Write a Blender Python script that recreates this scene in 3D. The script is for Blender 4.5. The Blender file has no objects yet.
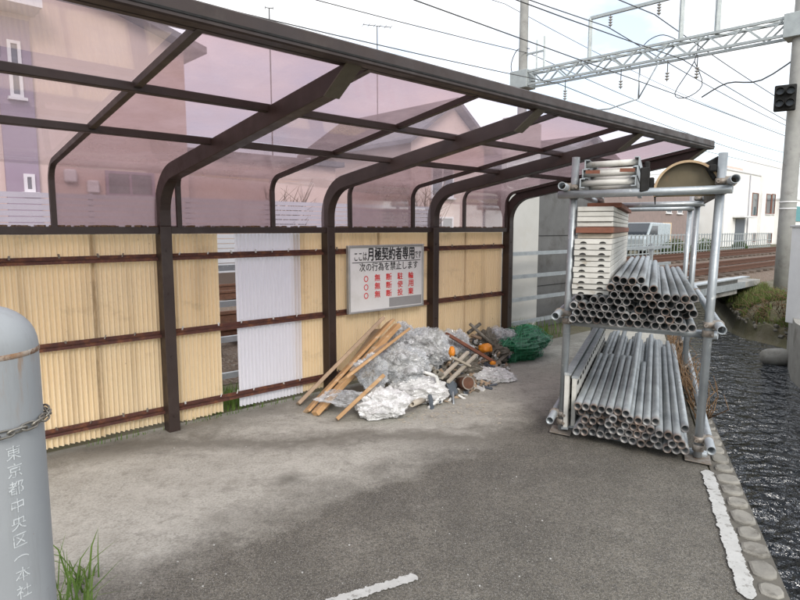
import bpy, bmesh, math, random
from mathutils import Vector, Matrix, noise
R = math.radians
random.seed(7)
SC = bpy.context.scene
COL = SC.collection
# ------------------------------------------------------------------ camera, sky, sun, exposure
EYE = 1.45
FPX = 600.0
PITCH = math.atan(71 / FPX)
cam = bpy.data.cameras.new('camera'); cam.lens = 27.0; cam.sensor_width = 36.0; cam.clip_start = 0.05; cam.clip_end = 3000
camo = bpy.data.objects.new('camera', cam); COL.objects.link(camo)
camo.location = (0, 0, EYE); camo.rotation_euler = (R(90) - PITCH, 0, 0)
SC.camera = camo
W = bpy.data.worlds.new('World'); SC.world = W; W.use_nodes = True
SUN_EL, SUN_AZ = R(33), R(168)          # azimuth clockwise from +Y
def build_world():
    nt = W.node_tree; nt.nodes.clear(); N = nt.nodes.new; L = nt.links.new
    out = N('ShaderNodeOutputWorld'); bg = N('ShaderNodeBackground'); L(bg.outputs[0], out.inputs[0])
    sky = N('ShaderNodeTexSky'); sky.sky_type = 'NISHITA'; sky.sun_disc = False
    sky.sun_elevation = SUN_EL; sky.sun_rotation = SUN_AZ
    sc = N('ShaderNodeVectorMath'); sc.operation = 'SCALE'; sc.inputs[3].default_value = 0.15; L(sky.outputs[0], sc.inputs[0])
    tc = N('ShaderNodeTexCoord'); mp = N('ShaderNodeMapping'); mp.inputs['Scale'].default_value = (1, 1, 2.2)
    mp.inputs['Location'].default_value = (0.3, 0.1, 0)
    L(tc.outputs['Generated'], mp.inputs[0])
    nz = N('ShaderNodeTexNoise'); nz.inputs['Scale'].default_value = 2.3; nz.inputs['Detail'].default_value = 6; nz.inputs['Roughness'].default_value = .55
    L(mp.outputs[0], nz.inputs[0])
    rp = N('ShaderNodeValToRGB'); rp.color_ramp.elements[0].position = .38; rp.color_ramp.elements[1].position = .56
    rp.color_ramp.elements[0].color = (.35, .35, .35, 1); rp.color_ramp.elements[1].color = (1, 1, 1, 1)
    L(nz.outputs[0], rp.inputs[0])
    mx = N('ShaderNodeMixRGB'); L(rp.outputs[0], mx.inputs[0]); L(sc.outputs[0], mx.inputs[1]); mx.inputs[2].default_value = (1.06, 1.07, 1.09, 1)
    L(mx.outputs[0], bg.inputs[0]); bg.inputs[1].default_value = 1.0
build_world()
sun = bpy.data.lights.new('sun', 'SUN'); sun.energy = 1.5; sun.angle = R(24); sun.color = (1, .95, .87)
suno = bpy.data.objects.new('sun', sun); COL.objects.link(suno); suno.location = (0, -10, 30)
sd = Vector((math.sin(SUN_AZ) * math.cos(SUN_EL), math.cos(SUN_AZ) * math.cos(SUN_EL), math.sin(SUN_EL)))
suno.rotation_euler = sd.to_track_quat('Z', 'Y').to_euler()
SC.view_settings.view_transform = 'Standard'; SC.view_settings.look = 'None'
SC.view_settings.exposure = 0.6
SC.cycles.max_bounces = 7; SC.cycles.diffuse_bounces = 3; SC.cycles.glossy_bounces = 3; SC.cycles.transmission_bounces = 3; SC.cycles.transparent_max_bounces = 10; SC.cycles.caustics_reflective = False; SC.cycles.caustics_refractive = False; SC.view_settings.gamma = 1.0

# ------------------------------------------------------------------ pixel helpers (800x600 photograph)
CP, SP = math.cos(PITCH), math.sin(PITCH)
def ray(u, v):
    x, z = (u - 400) / FPX, -(v - 300) / FPX
    return Vector((x, CP + z * SP, z * CP - SP))
def onz(u, v, z=0.0):
    d = ray(u, v); t = (z - EYE) / d.z
    return Vector((d.x * t, d.y * t, z))
def at_y(u, v, Y):
    d = ray(u, v); t = Y / d.y
    return Vector((d.x * t, Y, EYE + d.z * t))
# shelter wall frame: s along the wall, m towards the lot, z up
WA = R(46.6)
P1 = Vector((-1.65, 4.21, 0))
WD = Vector((math.sin(WA), math.cos(WA), 0)); WN = Vector((math.cos(WA), -math.sin(WA), 0))
def wp(s, m, z): return P1 + WD * s + WN * m + Vector((0, 0, z))
def onwall(u, v, m=0.0):
    d = ray(u, v); o = Vector((0, 0, EYE))
    t = (P1 + WN * m - o).dot(WN) / d.dot(WN)
    return o + d * t

def px_s(u, m):
    d = ray(u, 229); a = Vector((d.x, d.y, 0)); t = (P1 + WN * m).dot(WN) / a.dot(WN); return (a * t - P1).dot(WD)
# ------------------------------------------------------------------ mesh builder
class MB:
    def __init__(s): s.v = []; s.f = []; s.sm = []
    def add(s, vs, fs, smooth=False):
        b = len(s.v); s.v += [Vector(p) for p in vs]
        for f in fs: s.f.append([i + b for i in f]); s.sm.append(smooth)
        return s
    def obox(s, c, ax, ay, az):
        c = Vector(c); vs = []
        for k in (-1, 1):
            for j in (-1, 1):
                for i in (-1, 1): vs.append(c + ax * i + ay * j + az * k)
        fs = [(0, 2, 3, 1), (4, 5, 7, 6), (0, 1, 5, 4), (2, 6, 7, 3), (0, 4, 6, 2), (1, 3, 7, 5)]
        if ax.cross(ay).dot(az) < 0: fs = [f[::-1] for f in fs]
        return s.add(vs, fs)
    def box(s, x0, x1, y0, y1, z0, z1):
        return s.obox(((x0 + x1) / 2, (y0 + y1) / 2, (z0 + z1) / 2), Vector(((x1 - x0) / 2, 0, 0)), Vector((0, (y1 - y0) / 2, 0)), Vector((0, 0, (z1 - z0) / 2)))
    def wbox(s, s0, s1, m0, m1, z0, z1):
        return s.obox(wp((s0 + s1) / 2, (m0 + m1) / 2, (z0 + z1) / 2), WD * ((s1 - s0) / 2), WN * ((m1 - m0) / 2), Vector((0, 0, (z1 - z0) / 2)))
    def bar(s, a, b, w, h, up=Vector((0, 0, 1))):
        a, b = Vector(a), Vector(b); d = (b - a); l = d.length; d.normalize()
        x = d.cross(up)
        if x.length < 1e-4: x = d.cross(Vector((1, 0, 0)))
        x.normalize(); y = x.cross(d)
        return s.obox((a + b) / 2, x * w / 2, d * l / 2, y * h / 2)
    def tube(s, pts, r, seg=10, caps=True, smooth=True):
        pts = [Vector(p) for p in pts]; n = len(pts); rs = r if isinstance(r, (list, tuple)) else [r] * n
        b = len(s.v); prev = None
        for i, p in enumerate(pts):
            t = (pts[min(i + 1, n - 1)] - pts[max(i - 1, 0)]).normalized()
            if prev is None:
                x = t.cross(Vector((0, 0, 1)))
                if x.length < 1e-3: x = t.cross(Vector((1, 0, 0)))
            else: x = prev - t * prev.dot(t)
            x.normalize(); prev = x; y = t.cross(x)
            for k in range(seg):
                a = 2 * math.pi * k / seg; s.v.append(p + (x * math.cos(a) + y * math.sin(a)) * rs[i])
        for i in range(n - 1):
            for k in range(seg):
                k2 = (k + 1) % seg
                s.f.append([b + i * seg + k, b + i * seg + k2, b + (i + 1) * seg + k2, b + (i + 1) * seg + k]); s.sm.append(smooth)
        if caps:
            s.f.append([b + k for k in range(seg)][::-1]); s.sm.append(False)
            s.f.append([b + (n - 1) * seg + k for k in range(seg)]); s.sm.append(False)
        return s
    def pipe(s, a, b, r, ri, seg=14):
        a, b = Vector(a), Vector(b); d = (b - a).normalized()
        x = d.cross(Vector((0, 0, 1)))
        if x.length < 1e-3: x = Vector((1, 0, 0))
        x.normalize(); y = x.cross(d)
        B = len(s.v)
        for p, rr in ((a, r), (b, r), (b, ri), (a, ri)):
            for k in range(seg):
                t = 2 * math.pi * k / seg; s.v.append(p + (x * math.cos(t) + y * math.sin(t)) * rr)
        for ring in range(4):
            for k in range(seg):
                k2 = (k + 1) % seg; r2 = (ring + 1) % 4
                s.f.append([B + ring * seg + k, B + r2 * seg + k, B + r2 * seg + k2, B + ring * seg + k2]); s.sm.append(ring in (0, 2))
        return s
    def prism(s, poly, off):          # closed 3D polygon extruded by vector off
        n = len(poly); poly = [Vector(p) for p in poly]; off = Vector(off)
        return s.add(poly + [p + off for p in poly], [list(range(n)), list(range(n, 2 * n))[::-1]] + [[i, i + n, (i + 1) % n + n, (i + 1) % n] for i in range(n)])
    def strip(s, A, B, smooth=False):
        n = len(A); return s.add(list(A) + list(B), [[i, i + 1, n + i + 1, n + i] for i in range(n - 1)], smooth)

ORG = {}
def raw_mesh(name, mb, mat, org=Vector((0, 0, 0)), bevel=0):
    me = bpy.data.meshes.new(name)
    me.from_pydata([tuple(p - org) for p in mb.v], [], mb.f)
    me.polygons.foreach_set('use_smooth', mb.sm)
    bm = bmesh.new(); bm.from_mesh(me); bmesh.ops.recalc_face_normals(bm, faces=bm.faces)
    if bevel:
        es = [e for e in bm.edges if len(e.link_faces) == 2 and e.calc_face_angle(0) > 0.6]
        bmesh.ops.bevel(bm, geom=es, offset=bevel, segments=1, affect='EDGES', clamp_overlap=True)
    bm.to_mesh(me); bm.free()
    if mat: me.materials.append(mat)
    return me
def obj(name, mb, mat, parent=None, label=None, cat=None, group=None, kind=None, bevel=0, origin=None):
    org = ORG[parent.name] if parent else (Vector(origin) if origin is not None else Vector((0, 0, 0)))
    me = raw_mesh(name, mb, mat, org, bevel)
    o = bpy.data.objects.new(name, me); COL.objects.link(o)
    if parent: o.parent = parent
    else: o.location = org
    ORG[o.name] = org
    tag(o, label, cat, group, kind); return o
def inst(name, me, M, parent=None, **k):
    """object sharing mesh me placed with world matrix M"""
    o = bpy.data.objects.new(name, me); COL.objects.link(o)
    if parent: o.parent = parent; M = Matrix.Translation(-ORG[parent.name]) @ M
    o.matrix_basis = M; ORG[o.name] = ORG[parent.name] if parent else M.translation.copy()
    tag(o, **k); return o
def tag(o, label=None, cat=None, group=None, kind=None):
    if label: o['label'] = label
    if cat: o['category'] = cat
    if group: o['group'] = group
    if kind: o['kind'] = kind
def thing(name, loc, label, cat, group=None):
    o = bpy.data.objects.new(name, None); COL.objects.link(o); o.location = loc; o.empty_display_size = .1
    ORG[o.name] = Vector(loc); tag(o, label, cat, group); return o

# ------------------------------------------------------------------ materials
def nodes(name):
    m = bpy.data.materials.new(name); m.use_nodes = True; nt = m.node_tree; nt.nodes.clear()
    out = nt.nodes.new('ShaderNodeOutputMaterial'); return m, nt, out
def ramp(nt, src, p0, c0, p1, c1):
    r = nt.nodes.new('ShaderNodeValToRGB'); e = r.color_ramp.elements
    e[0].position = p0; e[1].position = p1; e[0].color = (*c0, 1); e[1].color = (*c1, 1); nt.links.new(src, r.inputs[0]); return r.outputs[0]
def fl(nt, src, p0, v0, p1, v1):
    r = nt.nodes.new('ShaderNodeMapRange'); r.inputs[1].default_value = p0; r.inputs[2].default_value = p1; r.inputs[3].default_value = v0; r.inputs[4].default_value = v1
    nt.links.new(src, r.inputs[0]); return r.outputs[0]
def pos(nt, scale=(1, 1, 1), obj=False):
    mp = nt.nodes.new('ShaderNodeMapping'); mp.inputs['Scale'].default_value = scale
    if obj: g = nt.nodes.new('ShaderNodeTexCoord'); nt.links.new(g.outputs['Object'], mp.inputs[0])
    else: g = nt.nodes.new('ShaderNodeNewGeometry'); nt.links.new(g.outputs['Position'], mp.inputs[0])
    return mp.outputs[0]
def noi(nt, vec, scale, detail=5, rough=.6):
    n = nt.nodes.new('ShaderNodeTexNoise'); n.inputs['Scale'].default_value = scale; n.inputs['Detail'].default_value = detail; n.inputs['Roughness'].default_value = rough
    nt.links.new(vec, n.inputs[0]); return n.outputs[0]
def mixc(nt, fac, a, b, mode='MIX'):
    m = nt.nodes.new('ShaderNodeMixRGB'); m.blend_type = mode
    for i, x in ((0, fac), (1, a), (2, b)):
        if isinstance(x, (int, float)): m.inputs[i].default_value = x
        elif isinstance(x, tuple): m.inputs[i].default_value = (*x, 1)
        else: nt.links.new(x, m.inputs[i])
    return m.outputs[0]
def bump(nt, h, strength, dist=.01):
    b = nt.nodes.new('ShaderNodeBump'); b.inputs['Strength'].default_value = strength; b.inputs['Distance'].default_value = dist; nt.links.new(h, b.inputs['Height']); return b.outputs[0]
def princ(nt, out, col, rough=.6, metal=0., normal=None, spec=.5):
    p = nt.nodes.new('ShaderNodeBsdfPrincipled')
    for k, x in (('Base Color', col), ('Roughness', rough), ('Metallic', metal)):
        if isinstance(x, tuple): p.inputs[k].default_value = (*x, 1)
        elif isinstance(x, (int, float)): p.inputs[k].default_value = x
        else: nt.links.new(x, p.inputs[k])
    p.inputs['Specular IOR Level'].default_value = spec
    if normal: nt.links.new(normal, p.inputs['Normal'])
    if out: nt.links.new(p.outputs[0], out.inputs[0])
    return p
def vary(nt, col, amt):
    oi = nt.nodes.new('ShaderNodeObjectInfo'); v = fl(nt, oi.outputs['Random'], 0, 1 - amt, 1, 1 + amt)
    hs = nt.nodes.new('ShaderNodeHueSaturation'); nt.links.new(v, hs.inputs['Value']); nt.links.new(col, hs.inputs['Color']); return hs.outputs[0]
def simple(name, c1, c2=None, scale=6., rough=.6, metal=0., bmp=0., bscale=40., dist=.005, stain=None, sscale=2., sp=(.5, .62), amt=0., spec=.5, stretch=(1, 1, 1), rvar=.12):
    m, nt, out = nodes(name); c2 = c2 or tuple(x * .8 for x in c1); P = pos(nt, stretch)
    n = noi(nt, P, scale); col = ramp(nt, n, .3, c1, .7, c2)
    if stain: col = mixc(nt, fl(nt, noi(nt, P, sscale, 6, .7), sp[0], 0, sp[1], 1), col, stain)
    if amt: col = vary(nt, col, amt)
    rg = fl(nt, noi(nt, P, scale * 2.3), .3, max(.02, rough - rvar), .7, min(1, rough + rvar))
    princ(nt, out, col, rg, metal, bump(nt, noi(nt, P, bscale), bmp, dist) if bmp else None, spec); return m

M = {}
M['bronze'] = simple('bronze_aluminium', (.042, .026, .021), (.030, .019, .016), 5, .45, .0, .1, 60, .002, stain=(.055, .040, .032), sscale=4, sp=(.56, .75))
M['cap'] = simple('olive_end_cap', (.13, .11, .075), (.10, .085, .06), 20, .5)
M['rail'] = simple('rusty_brown_rail', (.10, .035, .024), (.065, .026, .02), 12, .75, 0, .3, 80, .003, stain=(.17, .065, .03), sscale=14, sp=(.5, .62))
def sheet_mat(name, a, b, trans, stains):
    m, nt, out = nodes(name); P = pos(nt); Ps = pos(nt, (6, 6, .35)); 
    col = ramp(nt, noi(nt, P, 1.3, 4), .3, a, .7, b)
    col = mixc(nt, fl(nt, noi(nt, Ps, 1.2, 3, .5), .54, 0, .76, stains * .55), col, (.26, .16, .07))
    col = mixc(nt, fl(nt, noi(nt, P, 22, 4, .7), .66, 0, .74, .7 * stains), col, (.2, .11, .05))
    if stains > .2:
        dt = nt.nodes.new('ShaderNodeVectorMath'); dt.operation = 'DOT_PRODUCT'; nt.links.new(P, dt.inputs[0]); dt.inputs[1].default_value = tuple(WD)
        for s_, wd_, am_ in ((-1.04, .06, .7), (-.45, .035, .75), (-.02, .05, .5), (.06, .03, .6), (2.05, .025, .4), (3.30, .02, .35), (1.47, .03, .4)):
            sb = nt.nodes.new('ShaderNodeMath'); sb.operation = 'SUBTRACT'; nt.links.new(dt.outputs['Value'], sb.inputs[0]); sb.inputs[1].default_value = s_ + P1.dot(WD)
            ab = nt.nodes.new('ShaderNodeMath'); ab.operation = 'ABSOLUTE'; nt.links.new(sb.outputs[0], ab.inputs[0])
            fa_ = fl(nt, ab.outputs[0], 0, am_, wd_, 0); ml = nt.nodes.new('ShaderNodeMath'); ml.operation = 'MULTIPLY'; nt.links.new(fa_, ml.inputs[0]); nt.links.new(fl(nt, noi(nt, pos(nt, (3, 3, 1)), 2.4, 6, .7), .35, .1, .62, 1), ml.inputs[1])
            col = mixc(nt, ml.outputs[0], col, (.24, .15, .07))
        col = mixc(nt, fl(nt, noi(nt, pos(nt, (1, 1, 1.6)), 3.2, 7, .7), .58, 0, .72, .35), col, (.42, .33, .20))
    col = vary(nt, col, .05)
    p = princ(nt, None, col, .5, 0, bump(nt, noi(nt, P, 60), .1, .002), .35)
    t = nt.nodes.new('ShaderNodeBsdfTranslucent'); nt.links.new(col, t.inputs[0])
    mx = nt.nodes.new('ShaderNodeMixShader'); mx.inputs[0].default_value = trans
    nt.links.new(p.outputs[0], mx.inputs[1]); nt.links.new(t.outputs[0], mx.inputs[2]); nt.links.new(mx.outputs[0], out.inputs[0]); return m
M['yellow'] = sheet_mat('yellowed_corrugated_plastic', (.96, .81, .57), (.93, .76, .50), .30, .6)
M['white_sheet'] = sheet_mat('pale_corrugated_plastic', (.92, .92, .97), (.90, .90, .95), .42, .04)
def panel_mat(name, tint, dif, dfac, rough):
    m, nt, out = nodes(name); P = pos(nt)
    tr = nt.nodes.new('ShaderNodeBsdfTransparent'); tr.inputs[0].default_value = (*tint, 1)
    d = nt.nodes.new('ShaderNodeBsdfDiffuse'); tl = nt.nodes.new('ShaderNodeBsdfTranslucent')
    col = ramp(nt, noi(nt, P, 2.2, 5), .3, dif, .7, tuple(x * .85 for x in dif))
    nt.links.new(col, d.inputs[0]); nt.links.new(col, tl.inputs[0])
    m1 = nt.nodes.new('ShaderNodeMixShader'); m1.inputs[0].default_value = .7; nt.links.new(d.outputs[0], m1.inputs[1]); nt.links.new(tl.outputs[0], m1.inputs[2])
    m2 = nt.nodes.new('ShaderNodeMixShader'); nt.links.new(fl(nt, noi(nt, P, 3, 6, .7), .3, dfac * .7, .75, dfac * 1.5), m2.inputs[0])
    nt.links.new(tr.outputs[0], m2.inputs[1]); nt.links.new(m1.outputs[0], m2.inputs[2])
    g = nt.nodes.new('ShaderNodeBsdfGlossy'); g.inputs['Roughness'].default_value = rough
    bn = bump(nt, noi(nt, P, 3.0, 2), .03, .02); nt.links.new(bn, g.inputs['Normal'])
    fr = nt.nodes.new('ShaderNodeFresnel'); fr.inputs[0].default_value = 1.5
    m3 = nt.nodes.new('ShaderNodeMixShader'); nt.links.new(fl(nt, fr.outputs[0], 0, 0, 1, .30), m3.inputs[0]); nt.links.new(m2.outputs[0], m3.inputs[1]); nt.links.new(g.outputs[0], m3.inputs[2])
    nt.links.new(m3.outputs[0], out.inputs[0]); return m
M['smoke'] = panel_mat('mauve_smoked_polycarbonate', (.47, .36, .395), (.60, .44, .465), .42, .05)
M['clear'] = panel_mat('pale_lavender_polycarbonate', (.92, .85, .93), (.80, .68, .76), .22, .05)
M['galv'] = simple('galvanized_steel', (.44, .47, .49), (.30, .33, .35), 9, .42, .55, .12, 70, .002, stain=(.62, .64, .64), sscale=18, sp=(.58, .68), amt=.12)
def pipe_mat(name, endrust):
    m, nt, out = nodes(name); P = pos(nt); O = pos(nt, obj=True)
    col = ramp(nt, noi(nt, P, 5, 5), .3, (.36, .385, .395), .7, (.23, .25, .26))
    col = mixc(nt, fl(nt, noi(nt, P, 24, 6, .75), .60, 0, .68, .6), col, (.56, .57, .56))
    col = mixc(nt, fl(nt, noi(nt, P, 7, 6, .7), .58, 0, .74, .5), col, (.15, .15, .145))
    sx = nt.nodes.new('ShaderNodeSeparateXYZ'); nt.links.new(O, sx.inputs[0])
    ad = nt.nodes.new('ShaderNodeMath'); ad.operation = 'MULTIPLY_ADD'; nt.links.new(noi(nt, P, 18, 4), ad.inputs[0]); ad.inputs[1].default_value = -.16; nt.links.new(sx.outputs[1], ad.inputs[2])
    col = mixc(nt, fl(nt, ad.outputs[0], -.085, endrust, .0, 0), col, (.155, .09, .055))
    col = vary(nt, col, .3)
    princ(nt, out, col, fl(nt, noi(nt, P, 12, 4), .3, .36, .7, .6), .5, bump(nt, noi(nt, P, 70), .12, .002), .5); return m
M['pipe'] = pipe_mat('weathered_steel_pipe', .45); M['pipe_rust'] = pipe_mat('rust_ended_steel_pipe', .8)
M['clamp'] = simple('rusty_clamp', (.36, .34, .31), (.22, .17, .13), 30, .6, .4, .2, 90, .002)
M['plankmetal'] = simple('pale_steel_plank', (.66, .65, .61), (.52, .51, .47), 10, .6, .1, .1, 60, .002, stain=(.34, .28, .2), sscale=10, sp=(.6, .75), amt=.08)
M['brownplank'] = simple('red_brown_board', (.26, .10, .06), (.17, .07, .045), 14, .75, 0, .2, 50, .003)
M['dark'] = simple('dark_void', (.012, .011, .01), (.008, .008, .008), 10, .8)
M['olive'] = simple('brown_steel_shell', (.155, .125, .075), (.11, .09, .055), 6, .5, .3, .1, 50, .002, stain=(.25, .13, .06), sscale=5, sp=(.58, .75))
M['rim'] = simple('pale_brown_rim', (.48, .36, .22), (.36, .25, .15), 20, .6, .2)
M['wood'] = simple('timber', (.56, .35, .17), (.42, .24, .11), 5, .7, 0, .25, 30, .004, stain=(.62, .5, .36), sscale=8, sp=(.55, .7), amt=.18, stretch=(1, 1, 3))
M['wood_grey'] = simple('weathered_timber', (.42, .31, .21), (.29, .21, .15), 8, .75, 0, .25, 30, .004, amt=.2)
M['concrete'] = simple('grey_concrete', (.34, .33, .30), (.25, .24, .22), 4, .85, 0, .4, 40, .006, stain=(.15, .14, .12), sscale=3, sp=(.52, .7))
M['kerb'] = simple('kerb_mortar', (.15, .138, .115), (.10, .092, .078), 8, .9, 0, .5, 60, .006, stain=(.10, .095, .08), sscale=6, sp=(.5, .65))
M['stone'] = simple('kerb_stone', (.29, .275, .24), (.22, .21, .185), 12, .88, 0, .5, 60, .006, stain=(.14, .13, .11), sscale=9, sp=(.52, .66), amt=.16)
M['polec'] = simple('concrete_pole', (.36, .36, .34), (.27, .27, .26), 4, .8, 0, .2, 50, .003, stain=(.20, .19, .18), sscale=3, sp=(.55, .75))
M['paint'] = simple('worn_white_paint', (.52, .52, .50), (.44, .44, .42), 14, .8, 0, .5, 120, .004, stain=(.22, .21, .19), sscale=30, sp=(.56, .66))
M['earth'] = simple('earth', (.12, .10, .06), (.08, .085, .04), 3, .95, 0, .6, 20, .02, stain=(.16, .14, .1), sscale=1.5, sp=(.5, .65))
M['ballast'] = simple('ballast_gravel', (.20, .14, .10), (.09, .065, .05), 30, .95, 0, 1, 30, .03, stain=(.26, .22, .18), sscale=40, sp=(.55, .6))
M['rust'] = simple('rusted_rail_steel', (.16, .075, .045), (.09, .045, .03), 20, .7, .3, .2, 50, .003)
M['railtop'] = simple('polished_rail_head', (.5, .5, .5), (.4, .38, .36), 20, .3, .9)
M['sleeper'] = simple('sleeper', (.15, .11, .085), (.09, .07, .055), 10, .9, 0, .3, 40, .005, amt=.2)
M['steelgrey'] = simple('painted_lattice_steel', (.42, .46, .46), (.33, .36, .37), 6, .55, .3, amt=.05)
M['wire'] = simple('overhead_wire', (.09, .09, .09), (.06, .06, .06), 5, .6)
M['insul'] = simple('insulator', (.35, .33, .31), (.25, .24, .22), 5, .3)
M['pinkwall'] = simple('beige_pink_render', (.62, .49, .42), (.56, .43, .37), 1.2, .9, 0, .2, 60, .003)
M['mauvewall'] = simple('mauve_render_strip', (.30, .24, .30), (.27, .21, .27), 2, .9)
M['whitewall'] = simple('white_render', (.84, .84, .82), (.79, .78, .75), 1, .9, 0, .1, 50, .003, stain=(.55, .53, .48), sscale=.6, sp=(.6, .8))
M['brownwall'] = simple('brown_brick_tile', (.30, .23, .21), (.24, .19, .175), 3, .85)
M['greywall'] = simple('grey_slat', (.43, .43, .46), (.38, .38, .41), 2, .7)
M['roof'] = simple('dark_roof_tile', (.12, .11, .115), (.09, .085, .09), 6, .7)
M['trim'] = simple('white_trim', (.75, .75, .75), (.68, .68, .68), 5, .5)
M['glass'] = simple('window_glass', (.06, .07, .085), (.05, .06, .07), 1, .06, 0, spec=.9, rvar=.02)
M['teal'] = simple('teal_panel', (.09, .30, .32), (.08, .27, .29), 3, .5)
M['cab_light'] = simple('pale_grey_cabinet', (.47, .465, .44), (.41, .405, .38), 2, .55, 0, stain=(.42, .4, .36), sscale=2.5, sp=(.55, .8))
M['cab_dark'] = simple('dark_grey_cabinet', (.12, .12, .118), (.09, .09, .088), 2, .6, 0, stain=(.055, .05, .045), sscale=2.5, sp=(.5, .7))
M['sign'] = simple('sign_face', (.80, .81, .80), (.75, .76, .75), 4, .4, 0, stain=(.66, .67, .64), sscale=4, sp=(.55, .8))
M['alu'] = simple('aluminium_frame', (.55, .56, .56), (.45, .46, .46), 10, .4, .6)
M['black'] = simple('black_lettering', (.012, .012, .014), (.02, .02, .022), 10, .5)
M['red'] = simple('red_lettering', (.72, .03, .035), (.62, .03, .03), 10, .5)
M['greypatch'] = simple('grey_patch', (.34, .34, .34), (.31, .31, .31), 10, .5)
def cyl_mat():
    m, nt, out = nodes('scuffed_grey_paint'); P = pos(nt); Pz = pos(nt, (1, 1, .12))
    col = ramp(nt, noi(nt, P, 3, 5), .3, (.335, .352, .365), .7, (.285, .302, .315))
    col = mixc(nt, fl(nt, noi(nt, Pz, 32, 6, .7), .54, 0, .72, .35), col, (.22, .225, .22))
    col = mixc(nt, fl(nt, noi(nt, P, 16, 7, .75), .64, 0, .72, .5), col, (.2, .195, .185))
    col = mixc(nt, fl(nt, noi(nt, P, 40, 5, .7), .71, 0, .74, .7), col, (.25, .17, .12))
    sx = nt.nodes.new('ShaderNodeSeparateXYZ'); nt.links.new(P, sx.inputs[0]); run = fl(nt, sx.outputs[2], 1.06, 0, 1.205, .75)
    ab = nt.nodes.new('ShaderNodeMath'); ab.operation = 'MULTIPLY'; nt.links.new(run, ab.inputs[0]); nt.links.new(fl(nt, noi(nt, Pz, 48, 5, .7), .54, 0, .66, 1), ab.inputs[1])
    lt = nt.nodes.new('ShaderNodeMath'); lt.operation = 'LESS_THAN'; nt.links.new(sx.outputs[2], lt.inputs[0]); lt.inputs[1].default_value = 1.206
    a2 = nt.nodes.new('ShaderNodeMath'); a2.operation = 'MULTIPLY'; nt.links.new(ab.outputs[0], a2.inputs[0]); nt.links.new(lt.outputs[0], a2.inputs[1])
    col = mixc(nt, a2.outputs[0], col, (.30, .19, .11))
    princ(nt, out, col, fl(nt, noi(nt, P, 9, 5), .3, .34, .7, .6), 0, bump(nt, noi(nt, P, 26, 5), .12, .003), .5); return m
M['cyl'] = cyl_mat()
M['cylrust'] = simple('rust_band', (.44, .42, .38), (.26, .15, .08), 22, .75, stain=(.17, .09, .05), sscale=45, sp=(.5, .58))
M['chain'] = simple('chain_steel', (.34, .33, .30), (.2, .17, .13), 60, .45, .7, amt=.2)
M['letter_white'] = simple('white_lettering', (.62, .65, .66), (.50, .53, .54), 60, .5, stain=(.36, .38, .39), sscale=70, sp=(.5, .58))
M['orange'] = simple('orange_plastic', (.75, .27, .02), (.6, .2, .015), 20, .5)
M['greydark'] = simple('slate_plate', (.11, .13, .155), (.085, .10, .12), 20, .5)
M['scrap'] = simple('scrap_metal', (.30, .28, .24), (.15, .13, .10), 40, .6, .3, .4, 60, .005, amt=.25)
M['twig'] = simple('dead_stems', (.20, .12, .06), (.13, .08, .045), 20, .9, amt=.2)
M['whiteplastic'] = simple('white_plastic', (.74, .74, .72), (.62, .62, .6), 20, .4)
M['slat'] = simple('cream_slat', (.55, .50, .42), (.42, .37, .3), 15, .7)
M['vanpaint'] = simple('pale_blue_van_paint', (.42, .48, .51), (.38, .44, .47), 3, .3)
M['tyre'] = simple('tyre', (.02, .02, .02), (.03, .03, .03), 20, .9)
M['cream'] = simple('cream_door', (.72, .55, .36), (.66, .5, .32), 3, .7)
def leaf_mat(name, a, b):
    m, nt, out = nodes(name); P = pos(nt); col = ramp(nt, noi(nt, P, 9, 3), .3, a, .7, b)
    p = princ(nt, None, col, .6, 0, None, .3); t = nt.nodes.new('ShaderNodeBsdfTranslucent'); nt.links.new(col, t.inputs[0])
    mx = nt.nodes.new('ShaderNodeMixShader'); mx.inputs[0].default_value = .35; nt.links.new(p.outputs[0], mx.inputs[1]); nt.links.new(t.outputs[0], mx.inputs[2]); nt.links.new(mx.outputs[0], out.inputs[0]); return m
M['grass'] = leaf_mat('grass_blades', (.09, .17, .03), (.17, .25, .06))
M['drygrass'] = leaf_mat('dry_grass', (.22, .19, .08), (.13, .15, .05))
M['shrub'] = leaf_mat('shrub_leaves', (.05, .10, .025), (.09, .13, .04))
def plastic(name, col, alpha, tintc):
    m, nt, out = nodes(name); P = pos(nt)
    v = nt.nodes.new('ShaderNodeTexVoronoi'); v.inputs['Scale'].default_value = 26; v.feature = 'F1'; nt.links.new(P, v.inputs[0]); nb = bump(nt, v.outputs[0], .35, .010)
    p = princ(nt, None, ramp(nt, noi(nt, P, 11, 4), .35, col, .7, tuple(c * .8 for c in col)), .14, 0, nb, 1.0)
    tr = nt.nodes.new('ShaderNodeBsdfTransparent'); tr.inputs[0].default_value = (*tintc, 1)
    mx = nt.nodes.new('ShaderNodeMixShader'); nt.links.new(fl(nt, noi(nt, P, 14, 5, .7), .35, max(0, alpha - .25), .65, min(1, alpha + .2)), mx.inputs[0])
    nt.links.new(tr.outputs[0], mx.inputs[1]); nt.links.new(p.outputs[0], mx.inputs[2]); nt.links.new(mx.outputs[0], out.inputs[0]); return m
M['bagclear'] = plastic('clear_plastic_film', (.74, .76, .78), .36, (.96, .97, .98))
M['bagwhite'] = plastic('white_plastic_film', (.84, .84, .84), .78, (.95, .95, .94))
M['junk'] = simple('bag_contents', (.70, .69, .67), (.14, .13, .115), 13, .4, 0, .8, 40, .01, stain=(.80, .80, .80), sscale=19, sp=(.5, .56))
M['greennet'] = simple('green_net', (.022, .17, .08), (.010, .085, .042), 18, .5, amt=.1)
M['greennet2'] = simple('green_net_light', (.06, .34, .17), (.035, .22, .10), 18, .45)
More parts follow.
